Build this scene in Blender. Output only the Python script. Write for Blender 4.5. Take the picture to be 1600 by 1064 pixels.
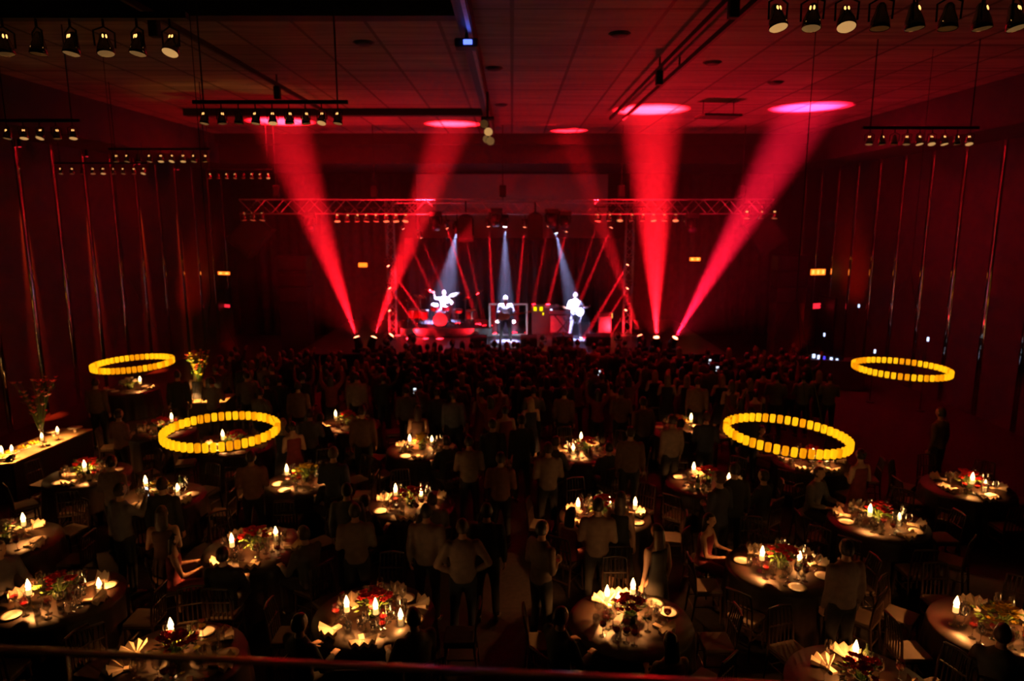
import bpy, bmesh, math, random
from mathutils import Vector, Matrix, Euler
for _o in list(bpy.data.objects): bpy.data.objects.remove(_o)
scene = bpy.context.scene
C = scene.collection
PI = math.pi
random.seed(7)

# ------------------------------------------------------------------ camera, world, exposure
CAM_Z = 5.7; FPX = 1080.0; PITCH = math.radians(10.08)
cam_data = bpy.data.cameras.new('camera'); camera = bpy.data.objects.new('camera', cam_data); C.objects.link(camera)
camera.location = (0, 0, CAM_Z); camera.rotation_euler = (PI/2 - PITCH, 0, 0)
cam_data.sensor_width = 36.0; cam_data.lens = 36.0*FPX/1600.0
cam_data.clip_start = 0.05; cam_data.clip_end = 200
scene.camera = camera
cam_data.dof.use_dof = True; cam_data.dof.focus_distance = 5.0; cam_data.dof.aperture_fstop = 1.5   # the photo is slightly out of focus
w = bpy.data.worlds.new('world'); scene.world = w; w.use_nodes = True
w.node_tree.nodes['Background'].inputs[0].default_value = (0.9, 0.35, 0.25, 1)
w.node_tree.nodes['Background'].inputs[1].default_value = 0.0006
scene.view_settings.view_transform = 'Standard'; scene.view_settings.look = 'None'
scene.view_settings.exposure = 0.0; scene.view_settings.gamma = 1.0
scene.view_settings.use_curve_mapping = False
cy = scene.cycles
cy.max_bounces = 6; cy.diffuse_bounces = 2; cy.glossy_bounces = 3; cy.transmission_bounces = 5; cy.volume_bounces = 0
cy.transparent_max_bounces = 8; cy.caustics_reflective = False; cy.caustics_refractive = False
cy.sample_clamp_indirect = 3.0; cy.use_denoising = True

def lens_ray(px, py):
    u = (px-800)/FPX; v = (532-py)/FPX
    return Vector((u, math.cos(PITCH)+v*math.sin(PITCH), v*math.cos(PITCH)-math.sin(PITCH)))
def on_z(px, py, z):
    r = lens_ray(px, py); t = (z-CAM_Z)/r.z
    return Vector((r.x*t, r.y*t, z))
def on_y(px, py, y):
    r = lens_ray(px, py); t = y/r.y
    return Vector((r.x*t, y, CAM_Z+r.z*t))

# ------------------------------------------------------------------ light helpers
def lamp_spot(name, loc, target, color, energy, deg, blend=0.3, radius=0.05, parent=None):
    d = bpy.data.lights.new(name, 'SPOT'); d.color = color; d.energy = energy
    d.spot_size = math.radians(deg); d.spot_blend = blend; d.shadow_soft_size = radius
    o = bpy.data.objects.new(name, d); C.objects.link(o)
    o.rotation_euler = (Vector(target)-Vector(loc)).to_track_quat('-Z', 'Y').to_euler()
    o.location = loc
    if parent is not None:
        o.parent = parent; o.matrix_parent_inverse = parent_matrix(parent).inverted()
    return o
def lamp_point(name, loc, color, energy, radius=0.02, parent=None):
    d = bpy.data.lights.new(name, 'POINT'); d.color = color; d.energy = energy; d.shadow_soft_size = radius
    o = bpy.data.objects.new(name, d); C.objects.link(o); o.location = loc
    if parent is not None: o.parent = parent
    return o
def candle_light(o, h, e, color=(1.0, 0.34, 0.075)):
    """a bare flame with its upward light cut: most of the light goes down and sideways, a little upwards"""
    d = bpy.data.lights.new('candle_light', 'SPOT'); d.color = color; d.energy = e*2.6; d.spot_size = math.radians(158); d.spot_blend = 0.5; d.shadow_soft_size = 0.015  # spot cone added to hold candle light off the ceiling
    l = bpy.data.objects.new('candle_light', d); C.objects.link(l); l.location = (0, 0, h); l.parent = o
    lamp_point('candle_glow', (0, 0, h), color, e*0.05, 0.015, o)
def parent_matrix(p):
    m = Matrix.LocRotScale(p.location, p.rotation_euler, p.scale)
    return m if p.parent is None else parent_matrix(p.parent) @ p.matrix_parent_inverse @ m

# ------------------------------------------------------------------ materials
def mat(name, color, rough=0.6, metal=0.0, noise=0.12, scale=8.0, emit=None, estr=0.0, spec=0.5, bump=0.0, sheen=0.0):
    m = bpy.data.materials.new(name); m.use_nodes = True
    nt = m.node_tree; b = nt.nodes['Principled BSDF']
    b.inputs['Roughness'].default_value = rough; b.inputs['Metallic'].default_value = metal
    b.inputs['Specular IOR Level'].default_value = spec
    tc = nt.nodes.new('ShaderNodeTexCoord'); n = nt.nodes.new('ShaderNodeTexNoise'); n.inputs['Scale'].default_value = scale
    nt.links.new(tc.outputs['Object'], n.inputs['Vector'])
    r = nt.nodes.new('ShaderNodeValToRGB'); nt.links.new(n.outputs['Fac'], r.inputs['Fac'])
    c = Vector(color[:3])
    r.color_ramp.elements[0].color = (*(c*(1-noise)), 1); r.color_ramp.elements[1].color = (*[min(1, x) for x in c*(1+noise)], 1)
    r.color_ramp.elements[0].position = 0.3; r.color_ramp.elements[1].position = 0.7
    nt.links.new(r.outputs['Color'], b.inputs['Base Color'])
    if bump:
        bp = nt.nodes.new('ShaderNodeBump'); bp.inputs['Strength'].default_value = bump
        nt.links.new(n.outputs['Fac'], bp.inputs['Height']); nt.links.new(bp.outputs['Normal'], b.inputs['Normal'])
    if emit:
        b.inputs['Emission Color'].default_value = (*emit, 1); b.inputs['Emission Strength'].default_value = estr
        m.cycles.emission_sampling = 'NONE'
    return m
def glass_mat(name, color=(1, 1, 1), glossy=0.12, rough=0.02):
    m = bpy.data.materials.new(name); m.use_nodes = True; nt = m.node_tree
    nt.nodes.remove(nt.nodes['Principled BSDF']); out = nt.nodes['Material Output']
    t = nt.nodes.new('ShaderNodeBsdfTransparent'); t.inputs[0].default_value = (*color, 1)
    g = nt.nodes.new('ShaderNodeBsdfGlossy'); g.inputs['Roughness'].default_value = rough
    lw = nt.nodes.new('ShaderNodeLayerWeight'); lw.inputs['Blend'].default_value = 0.25
    mp = nt.nodes.new('ShaderNodeMapRange'); mp.inputs['To Min'].default_value = glossy; mp.inputs['To Max'].default_value = 0.85
    nt.links.new(lw.outputs['Facing'], mp.inputs['Value'])
    mx = nt.nodes.new('ShaderNodeMixShader'); nt.links.new(mp.outputs[0], mx.inputs[0])
    nt.links.new(t.outputs[0], mx.inputs[1]); nt.links.new(g.outputs[0], mx.inputs[2]); nt.links.new(mx.outputs[0], out.inputs['Surface'])
    return m
def glow_mat(name, color, strength, sample=False):
    m = bpy.data.materials.new(name); m.use_nodes = True; nt = m.node_tree
    nt.nodes.remove(nt.nodes['Principled BSDF']); e = nt.nodes.new('ShaderNodeEmission')
    e.inputs[0].default_value = (*color, 1); e.inputs[1].default_value = strength
    nt.links.new(e.outputs[0], nt.nodes['Material Output'].inputs['Surface'])
    if not sample: m.cycles.emission_sampling = 'NONE'
    return m

# ------------------------------------------------------------------ mesh builder
class MB:
    def __init__(s): s.v = []; s.f = []; s.M = Matrix.Identity(4); s.sm = []
    def add(s, vs, fs, smooth=False):
        n = len(s.v)
        s.v += [tuple(s.M @ Vector(v)) for v in vs]; s.f += [tuple(n+i for i in f) for f in fs]; s.sm += [smooth]*len(fs)
        return s
    def box(s, c, d, rz=0, M=None):
        x, y, z = d[0]/2, d[1]/2, d[2]/2
        R = M if M is not None else Matrix.Rotation(rz, 4, 'Z')
        vs = [Vector(c)+(R @ Vector((a*x, b*y, e*z))) for a, b, e in ((-1,-1,-1),(1,-1,-1),(1,1,-1),(-1,1,-1),(-1,-1,1),(1,-1,1),(1,1,1),(-1,1,1))]
        return s.add(vs, [(0,3,2,1),(4,5,6,7),(0,1,5,4),(1,2,6,5),(2,3,7,6),(3,0,4,7)])
    def cbox(s, c, d, b=0.01, M=None):            # box with chamfered edges
        bm = bmesh.new(); bmesh.ops.create_cube(bm, size=1)
        for v in bm.verts: v.co = Vector((v.co.x*d[0], v.co.y*d[1], v.co.z*d[2]))
        bmesh.ops.bevel(bm, geom=bm.edges[:], offset=b, segments=2, affect='EDGES', profile=0.6)
        bm.verts.index_update()
        R = M if M is not None else Matrix.Identity(4)
        s.add([Vector(c)+(R @ v.co) for v in bm.verts], [tuple(v.index for v in f.verts) for f in bm.faces]); bm.free(); return s
    def ring_loft(s, rings, closed=(True, True), smooth=True):
        n = len(rings[0]); vs = [p for r in rings for p in r]; fs = []
        for i in range(len(rings)-1):
            for j in range(n):
                a = i*n+j; b = i*n+(j+1) % n; fs.append((a, b, b+n, a+n))
        s.add(vs, fs, smooth)
        if closed[0]: s.add(list(rings[0]), [tuple(range(n-1, -1, -1))], smooth)
        if closed[1]: s.add(list(rings[-1]), [tuple(range(n))], smooth)
        return s
    def lathe(s, prof, seg=16, o=(0, 0, 0), caps=(True, True), smooth=True):
        o = Vector(o)
        rings = [[o+Vector((r*math.cos(2*PI*j/seg), r*math.sin(2*PI*j/seg), z)) for j in range(seg)] for r, z in prof]
        return s.ring_loft(rings, caps, smooth)
    def tube(s, pts, rad, seg=8, caps=True):
        pts = [Vector(p) for p in pts]; n = len(pts)
        rad = rad if isinstance(rad, (list, tuple)) else [rad]*n
        rings = []; up = None
        for i, p in enumerate(pts):
            d = (pts[min(i+1, n-1)]-pts[max(i-1, 0)])
            d = d.normalized() if d.length > 1e-9 else Vector((0, 0, 1))
            if up is None: up = Vector((1, 0, 0)) if abs(d.x) < 0.9 else Vector((0, 1, 0))
            a = (up-d*up.dot(d))
            a = a.normalized() if a.length > 1e-6 else d.orthogonal().normalized()
            up = a; b = d.cross(a)
            rings.append([p+(a*math.cos(2*PI*j/seg)+b*math.sin(2*PI*j/seg))*rad[i] for j in range(seg)])
        return s.ring_loft(rings, (caps, caps))
    def ball(s, c, r, seg=12, rings=8):
        c = Vector(c); r = r if isinstance(r, (tuple, list)) else (r, r, r)
        L = []
        for i in range(rings+1):
            t = PI*i/rings; t = min(max(t, 0.02), PI-0.02)
            L.append([c+Vector((r[0]*math.sin(t)*math.cos(2*PI*j/seg), r[1]*math.sin(t)*math.sin(2*PI*j/seg), -r[2]*math.cos(t))) for j in range(seg)])
        return s.ring_loft(L)
    def build(s, name, m, parent=None, loc=None):
        me = bpy.data.meshes.new(name); me.from_pydata(s.v, [], s.f); me.update()
        me.polygons.foreach_set('use_smooth', s.sm)
        if m is not None: me.materials.append(m)
        o = bpy.data.objects.new(name, me); C.objects.link(o)
        if parent is not None: o.parent = parent
        if loc is not None: o.location = loc
        return o
def thing(name, label, cat, loc=(0, 0, 0), rz=0, group=None):
    o = bpy.data.objects.new(name, None); C.objects.link(o); o.empty_display_size = 0.1
    o.location = loc; o.rotation_euler = (0, 0, rz); return tag(o, label, cat, group)
def tag(o, label, cat, group=None, kind=None):
    o['label'] = label; o['category'] = cat
    if group: o['group'] = group
    if kind: o['kind'] = kind
    return o
def struct(name, mb, m):
    o = mb.build(name, m); o['kind'] = 'structure'; return o
def kids(): 
    d = {}
    for o in bpy.data.objects:
        if o.parent is not None: d.setdefault(o.parent.name, []).append(o)
    return d
def dup(root, loc, rz=0.0, label=None, group=None, scale=None, _kids={}):
    if root.name not in _kids: 
        def gather(o): return [(c, gather(c)) for c in bpy.data.objects if c.parent is o]
        _kids[root.name] = gather(root)
    r = root.copy(); C.objects.link(r); r.location = loc; r.rotation_euler = (0, 0, rz)
    if label: r['label'] = label
    if group: r['group'] = group
    if scale: r.scale = (scale, scale, scale)
    def cp(tree, par):
        for c, sub in tree:
            n = c.copy(); C.objects.link(n); n.parent = par; cp(sub, n)
    cp(_kids[root.name], r)
    return r
# ================================================================== THE ROOM
ROOM_X = 13.5; BACK_Y = 34.0; FRONT_Y = -1.2; LOW_Z = 7.8; HIGH_Z = 8.9; COF_X = 11.5; COF_Y = 28.0
def wall_material():
    m = mat('wall_fabric', (0.045, 0.038, 0.035), 0.75, noise=0.15, scale=3)
    return m
M_wall = wall_material()
M_floor = mat('dark_carpet', (0.018, 0.012, 0.011), 0.9, noise=0.4, scale=14)
M_soffit = mat('soffit_paint', (0.035, 0.03, 0.028), 0.8, noise=0.1, scale=2)
def ceiling_material():
    m = mat('ceiling_boards', (0.20, 0.17, 0.16), 0.55); nt = m.node_tree; b = nt.nodes['Principled BSDF']
    tc = nt.nodes.new('ShaderNodeTexCoord'); br = nt.nodes.new('ShaderNodeTexBrick')
    nt.links.new(tc.outputs['Object'], br.inputs['Vector'])
    br.inputs['Scale'].default_value = 1.0; br.inputs['Brick Width'].default_value = 1.22; br.inputs['Row Height'].default_value = 2.3
    br.inputs['Mortar Size'].default_value = 0.035; br.offset = 0.0
    br.inputs['Color1'].default_value = (0.42, 0.34, 0.33, 1); br.inputs['Color2'].default_value = (0.26, 0.21, 0.20, 1); br.inputs['Mortar'].default_value = (0.06, 0.05, 0.05, 1)
    mpg = nt.nodes.new('ShaderNodeMapping'); mpg.inputs['Scale'].default_value = (0.35, 5.0, 1)
    nz = nt.nodes.new('ShaderNodeTexNoise'); nz.inputs['Scale'].default_value = 1.4; nt.links.new(tc.outputs['Object'], mpg.inputs['Vector']); nt.links.new(mpg.outputs[0], nz.inputs['Vector'])
    mx = nt.nodes.new('ShaderNodeMix'); mx.data_type = 'RGBA'; mx.blend_type = 'MULTIPLY'; mx.inputs[0].default_value = 0.8
    nt.links.new(br.outputs['Color'], mx.inputs[6]); nt.links.new(nz.outputs['Color'], mx.inputs[7])
    mr = nt.nodes.new('ShaderNodeMapRange'); mr.inputs['From Min'].default_value = 0.3; mr.inputs['From Max'].default_value = 0.7; mr.inputs['To Min'].default_value = 0.35; mr.inputs['To Max'].default_value = 1.2
    nt.links.new(nz.outputs['Fac'], mr.inputs['Value']); nt.links.new(mr.outputs[0], mx.inputs[7])
    nt.links.new(mx.outputs[2], b.inputs['Base Color'])
    return m
M_ceil = ceiling_material()
M_black = mat('matte_black', (0.012, 0.012, 0.013), 0.6)
M_rail = mat('black_steel', (0.03, 0.028, 0.028), 0.45, 0.3)
M_mirror = mat('bronze_mirror', (0.85, 0.75, 0.62), 0.05, 1.0, noise=0.03, scale=5, bump=0.35)
struct('floor', MB().box((0, (BACK_Y+FRONT_Y)/2, -0.1), (2*ROOM_X, BACK_Y-FRONT_Y, 0.2)), M_floor)
struct('wall_back', MB().box((0, BACK_Y+0.1, LOW_Z/2), (2*ROOM_X, 0.2, LOW_Z)), M_wall)
for s, nm in ((-1, 'left'), (1, 'right')):
    struct('wall_'+nm, MB().box((s*(ROOM_X+0.1), (BACK_Y+FRONT_Y)/2, LOW_Z/2), (0.2, BACK_Y-FRONT_Y, LOW_Z)), M_wall)
    mb = MB().box((s*(ROOM_X+COF_X)/2, (BACK_Y+FRONT_Y)/2, LOW_Z+0.1), (ROOM_X-COF_X, BACK_Y-FRONT_Y, 0.2))
    mb.box((s*(COF_X+0.06), (COF_Y+FRONT_Y)/2, (LOW_Z+HIGH_Z)/2+0.1), (0.12, COF_Y-FRONT_Y, HIGH_Z-LOW_Z-0.2))
    struct('ceiling_'+nm, mb, M_soffit)
struct('ceiling', MB().box((0, (COF_Y+FRONT_Y)/2, HIGH_Z+0.1), (2*COF_X+0.24, COF_Y-FRONT_Y, 0.2)), M_ceil)
mb = MB().box((0, (BACK_Y+COF_Y)/2, LOW_Z+0.1), (2*COF_X, BACK_Y-COF_Y, 0.2)).box((0, COF_Y+0.06, (LOW_Z+HIGH_Z)/2+0.1), (2*COF_X, 0.12, HIGH_Z-LOW_Z-0.2))
struct('ceiling_back', mb, M_soffit)
# steps across the high ceiling near its far end, dark service slots across it
for i, (y, h, d) in enumerate(((27.84, 0.4, 0.3), (21.6, 0.2, 0.3), (11.2, 0.22, 0.3))):
    x0, x1 = (-COF_X, COF_X) if i < 1 else (-9.8, -0.84)
    struct('trim_%d' % (i+1), MB().box(((x0+x1)/2, y, HIGH_Z-h/2-0.002), (x1-x0, d, h)), M_soffit if i < 1 else M_black)
# mirror strips between the wall panels
k = 10
for s in (-1, 1):
    for i in range(12):
        y = 17.9+1.5*i-1.5
        if s > 0: y = 17.9+1.62*i-1.6
        if y > 33.3: continue
        pr = [(s*(ROOM_X-.002-.05*math.cos(PI*j/10-PI/2)), y+.1*math.sin(PI*j/10-PI/2)) for j in range(11)]
        mb = MB().ring_loft([[Vector((a, b, .01)) for a, b in pr], [Vector((a, b, LOW_Z-.01)) for a, b in pr]])
        o = struct('trim_%d' % k, mb, M_mirror); k += 1
# haze
def haze_mesh():
    pr = [(16, .03), (33.9, .03), (33.9, LOW_Z-.05), (27.95, LOW_Z-.05), (27.65, LOW_Z-.05), (27.65, HIGH_Z-.03), (16, HIGH_Z-.03)]
    X = COF_X-0.1
    L = MB(); L.ring_loft([[Vector((-X, a, b)) for a, b in pr], [Vector((X, a, b)) for a, b in pr]], smooth=False)
    return L
hm = bpy.data.materials.new('stage_haze'); hm.use_nodes = True; nt = hm.node_tree
nt.nodes.remove(nt.nodes['Principled BSDF']); vs = nt.nodes.new('ShaderNodeVolumeScatter')
vs.inputs['Color'].default_value = (0.9, 0.9, 0.9, 1); vs.inputs['Density'].default_value = 0.006; vs.inputs['Anisotropy'].default_value = 0.2
nt.links.new(vs.outputs[0], nt.nodes['Material Output'].inputs['Volume'])
hz = haze_mesh().build('haze', hm); tag(hz, 'thin smoke hanging over the stage where the beams cut through', 'haze', kind='stuff')
# ================================================================== STAGE LIGHTING
STAGE_Z = 1.1
RED = (1.0, 0.006, 0.015)
M_head = mat('lamp_body_black', (0.02, 0.02, 0.022), 0.4)
M_lens_red = glow_mat('hot_red_lens', (1.0, 0.22, 0.10), 14)
M_lens_white = glow_mat('hot_white_lens', (0.8, 0.9, 1.0), 14)
M_lens_off = mat('dark_lens', (0.05, 0.05, 0.08), 0.1)
def moving_head(name, base, target, label, group, lens, s=1.0, hang=False, color=RED, energy=1000, deg=7, blend=0.5, ceiling_fill=0, fill_deg=120, clamp=None):
    """a yoke-mounted lamp: base box, yoke, tilting head, lens and its own light"""
    base = Vector(base); t = thing(name, label, 'stage light', base, 0, group)
    sg = -1 if hang else 1
    piv = Vector((0, 0, sg*0.33*s))
    d = (Vector(target)-(base+piv)).normalized()
    yaw = math.atan2(-d.x, d.y)
    Rz = Matrix.Rotation(yaw, 4, 'Z')
    MB().cbox((0, 0, sg*0.06*s), (0.34*s, 0.34*s, 0.12*s), 0.02*s, Rz).build('base', M_head, t)
    mb = MB(); mb.M = Rz
    mb.box((0, 0, sg*0.14*s), (0.36*s, 0.1*s, 0.04*s)); mb.box((-.17*s, 0, sg*.25*s), (.03*s, .1*s, .24*s)); mb.box((.17*s, 0, sg*.25*s), (.03*s, .1*s, .24*s))
    mb.build('yoke', M_head, t)
    q = d.to_track_quat('Z', 'Y').to_matrix().to_4x4()
    mb = MB(); mb.M = Matrix.Translation(piv) @ q
    mb.lathe([(.06*s, -.2*s), (.12*s, -.17*s), (.14*s, -.02*s), (.125*s, .12*s), (.13*s, .19*s), (.105*s, .2*s)], 16)
    hd = mb.build('head', M_head, t)
    mb = MB(); mb.M = Matrix.Translation(piv) @ q
    mb.lathe([(.1*s, .2*s), (.085*s, .215*s), (.04*s, .225*s)], 16, caps=(False, True))
    mb.build('lens', lens, hd)
    if clamp: MB().tube([(0, 0, -0.02), (0, 0, clamp-base.z)], 0.02*s+.005, 6).build('clamp', M_head, t)
    tip = base+piv+d*0.26*s
    if energy: lamp_spot('beam', tip, tip+d*5, color, energy, deg, blend, 0.04*s, t)
    if ceiling_fill: lamp_spot('ceiling_fill', tip, tip+d*5, color, ceiling_fill, fill_deg, 1.0, 0.1, t)  # extra wide light added to redden the ceiling
    return t
def ceil_pt(px, py): return on_z(px, py, HIGH_Z)
G = 'moving heads firing up from the stage floor'
def up(px, py, tgt, e, deg, lab, y=23.6, col=RED, ceiling_fill=0):
    b = on_y(px, py, y); b.z = STAGE_Z
    return moving_head('moving_head_light', b, tgt, lab, G, M_lens_red, 1.0, False, col, e, deg, 1.0, ceiling_fill)
up(560, 530, ceil_pt(440, 190), 580000, 17, 'moving head light throwing the red beam that leans furthest left', ceiling_fill=1250)
up(581, 530, ceil_pt(706, 194), 560000, 14, 'moving head light beside the leftmost one, its red beam leaning right', ceiling_fill=1250)
up(1026, 532, ceil_pt(1018, 172), 760000, 18, 'moving head light throwing the straight upright red beam right of stage', ceiling_fill=1250)
up(1051, 528, ceil_pt(1262, 168), 620000, 15, 'moving head light throwing the pink and red beam that leans furthest right', ceiling_fill=1250, col=(1, 0.007, 0.035))
up(606, 530, on_y(730, 372, 24.9), 36000, 10, 'moving head light left of stage with a dim red beam crossing the thin ones', y=24.2)
up(1003, 527, ceil_pt(890, 204), 260000, 10, 'moving head light right of stage with a dim red beam leaning left', y=23.9, ceiling_fill=0)
G2 = 'red beam lights on the stage truss'
TR_Y = 25.2; REAR_Z = on_y(800, 326, 26.6).z; FRONT_TRUSS_Z = on_y(800, 323, 25.2).z
thin = [((628,362),(683,475),5), ((656,376),(700,470),3), ((697,361),(739,482),8), ((727,378),(762,530),3), ((763,358),(773,530),8), ((820,359),(806,500),6), ((858,358),(828,500),3), ((886,366),(850,500),7), ((936,350),(893,475),2.6), ((957,360),(898,490),6)]
names = ['first','second','third','fourth','fifth','sixth','seventh','eighth','ninth','tenth']
for i, (a, b, e) in enumerate(thin):
    p = on_y(a[0], a[1], 26.6); q = on_y(b[0], b[1], 27.6)
    p.z += 0.42
    moving_head('beam_light', p, q, 'small lamp with a thin red beam under the stage truss, %s from the left' % names[i], G2, M_lens_red, 0.6, True, RED, e*90000, 3.4, 0.4, clamp=REAR_Z-.2)
G3 = 'white follow spots over the musicians'
for a, b, yb, lab in (((714,362),(691,492),27.9,'white spotlight over the drummer, half hidden by a black cabinet'), ((789,352),(790,505),25.55,'white spotlight straight above the middle guitarist'), ((867,362),(900,498),26.1,'white spotlight aimed down at the right hand musician')):
    p = on_y(a[0], a[1], TR_Y); q = on_y(b[0], b[1], yb); p.z += 0.38
    moving_head('follow_spot', p, q, lab, G3, M_lens_white, 0.8, True, (0.46, 0.47, 1.0), 60000, 21 if yb > 27 else 16, 0.8, clamp=FRONT_TRUSS_Z-.2)
def tower_arm(_, p):
    r = [o for o in bpy.data.objects if o.name.startswith('beam_light') and o.parent is None and (o.location-p).length < .01][0]
    sx = -1 if p.x < 0 else 1
    MB().tube([(0, 0, -.02), (0, 0, .06), (sx*(4.68-abs(p.x)) if abs(p.x) < 4.68 else 0, .45, .06)], .018, 6).build('mounting_arm', M_head, r)
G4 = 'red beam lights on the side towers'
for i, (a, b, e) in enumerate((((604,412),(652,480),6.5), ((606,447),(648,505),5), ((606,482),(628,515),5))):
    p = on_y(a[0], a[1], 26.6); q = on_y(b[0], b[1], 26.4); p.z += 0.19
    moving_head('beam_light', p, q, 'small red lamp on the left stage tower, %s from the top' % names[i], G4, M_lens_red, 0.55, True, RED, e*90000, 4, 0.4)
    tower_arm(bpy.data.objects[-1] if False else None, p)
for i, (a, b, e) in enumerate((((983,410),(925,508),6), ((983,447),(940,512),5), ((980,481),(966,505),4))):
    p = on_y(a[0], a[1], 26.6); q = on_y(b[0], b[1], 26.4); p.z += 0.19
    moving_head('beam_light', p, q, 'small red lamp on the right stage tower, %s from the top' % names[i], G4, M_lens_red, 0.55, True, RED, e*90000, 4, 0.4)
    tower_arm(bpy.data.objects[-1] if False else None, p)
# ================================================================== STAGE
M_deck = mat('stage_deck', (0.05, 0.05, 0.055), 0.35, noise=0.2)
M_skirt = mat('stage_skirt', (0.02, 0.018, 0.018), 0.85)
M_alu = mat('truss_aluminium', (0.55, 0.55, 0.57), 0.35, 0.9)
M_drape = mat('black_drape', (0.02, 0.012, 0.018), 0.8, noise=0.3, scale=3)
M_screen = mat('projection_screen', (0.55, 0.53, 0.56), 0.9, noise=0.03)
M_curtain = mat('plum_curtain', (0.16, 0.11, 0.11), 0.75, noise=0.2, scale=4)
t = thing('stage', 'low black stage with grey deck in front of the dark backdrop', 'stage', (0, 0, 0))
MB().box((0, 27.2, STAGE_Z-0.03), (14.8, 8.0, 0.06)).build('deck', M_deck, t)
MB().box((0, 27.2, (STAGE_Z-0.06)/2), (14.7, 7.9, STAGE_Z-0.06)).build('skirt', M_skirt, t)
# pleated drapes
def drape(name, x0, x1, y, z0, z1, m, amp=0.07, pitch=0.32, parent=None):
    n = int((x1-x0)/pitch*6); f = [[], []]
    for i in range(n+1):
        x = x0+(x1-x0)*i/n; a = amp*math.sin(2*PI*x/pitch)+0.3*amp*math.sin(5.1*x)
        f[0].append(Vector((x, y+a, z0))); f[1].append(Vector((x, y+a*0.8, z1)))
    mb = MB(); vs = f[0]+f[1]+[v+Vector((0, .015, 0)) for v in f[0]]+[v+Vector((0, .015, 0)) for v in f[1]]
    k = n+1; fs = []
    for i in range(n): fs += [(i, i+1, k+i+1, k+i), (2*k+i+1, 2*k+i, 3*k+i, 3*k+i+1), (k+i, k+i+1, 3*k+i+1, 3*k+i), (i+1, i, 2*k+i, 2*k+i+1)]
    mb.add(vs, fs, True); return mb.build(name, m, parent)
bl = on_y(632, 372, 30.6); br = on_y(986, 372, 30.6)
tag(drape('stage_backdrop', bl.x, br.x, 30.6, STAGE_Z+0.01, bl.z, M_drape, 0.05, 0.4), 'black cloth backdrop closing the stage behind the band', 'backdrop', kind='thing')
a = on_y(650, 272, 32.9); b2 = on_y(948, 372, 32.9)
t = thing('projection_screen', 'pale wide screen whose top shows above the stage truss', 'screen', (0, 32.9, 0))
MB().box(((a.x+b2.x)/2, 0, (a.z+b2.z)/2), (b2.x-a.x, 0.04, a.z-b2.z)).build('screen_sheet', M_screen, t)
mb = MB().box(((a.x+b2.x)/2, 0.01, a.z+0.03), (b2.x-a.x+.1, 0.09, 0.08)).box(((a.x+b2.x)/2, 0.01, b2.z-0.03), (b2.x-a.x+.1, 0.09, 0.08))
for sx in (a.x, b2.x): mb.box((sx, 0.06, a.z/2), (0.08, 0.06, a.z))
mb.build('screen_frame', M_black, t)
tag(drape('curtain', -12.4, -5.3, 33.6, 0.03, LOW_Z-0.05, M_curtain, 0.06, 0.5), 'tall pleated curtain on the back wall left of the stage', 'curtain')
tag(drape('curtain', 5.6, 12.4, 33.6, 0.03, LOW_Z-0.05, M_curtain, 0.06, 0.5), 'tall pleated curtain on the back wall right of the stage', 'curtain')

# trusses
def truss(mb, a, b, sz=0.4, n=10, r=0.025):
    a = Vector(a); b = Vector(b); d = (b-a); L = d.length; d.normalize()
    u = Vector((0, 1, 0)) if abs(d.y) < .9 else Vector((1, 0, 0)); v = d.cross(u)
    cs = [(u*sx+v*sy)*sz/2 for sx, sy in ((-1,-1),(1,-1),(1,1),(-1,1))]
    for c in cs: mb.tube([a+c, b+c], r, 6)
    for i in range(n):
        p = a+d*L*i/n; q = a+d*L*(i+1)/n
        for j in range(4):
            c, e = cs[j], cs[(j+1) % 4]
            if i % 2: c, e = e, c
            mb.tube([p+c, q+e], r*0.6, 5)
zt = on_y(800, 323, TR_Y).z
xl = on_y(378, 323, TR_Y).x; xr = on_y(1205, 323, TR_Y).x
mb = MB(); truss(mb, (xl, TR_Y, zt), (xr, TR_Y, zt), 0.5, 40)
tag(mb.build('front_truss', M_alu), 'long aluminium box truss hanging across the front of the stage', 'truss')
zb = REAR_Z
mb = MB(); truss(mb, (-4.4, 26.6, zb), (4.6, 26.6, zb), 0.42, 22)
tag(mb.build('rear_truss', M_alu), 'shorter aluminium truss behind the front one carrying the thin beam lamps', 'truss')
for x, nm in ((-4.75, 'left'), (4.6, 'right')):
    mb = MB(); truss(mb, (x, 27.3, STAGE_Z), (x, 27.3, zb+0.3), 0.3, 16, 0.02)
    mb.box((x, 27.3, STAGE_Z+0.02), (0.7, 0.7, 0.04))
    tag(mb.build('truss_tower', M_alu), 'upright truss tower standing at the %s side of the stage' % nm, 'truss', 'stage towers')
for x in (-8.4, -4.9, -0.33, 3.9, 8.2):
    t = thing('chain_hoist', 'black chain hoist holding the front truss%s' % {-8.4: ' at its left end', -4.9: ' left of the centre', -0.33: ' at the middle of the stage', 3.9: ' right of the centre', 8.2: ' at its right end'}[x], 'hoist', (x, TR_Y, 0), 0, 'truss hoists')
    MB().cbox((0, 0, zt+0.55), (0.24, 0.2, 0.42), 0.04).build('motor', M_black, t)
    MB().tube([(0, 0, zt+0.2), (0, 0, HIGH_Z)], 0.018, 6).build('chain', M_black, t)

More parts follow.
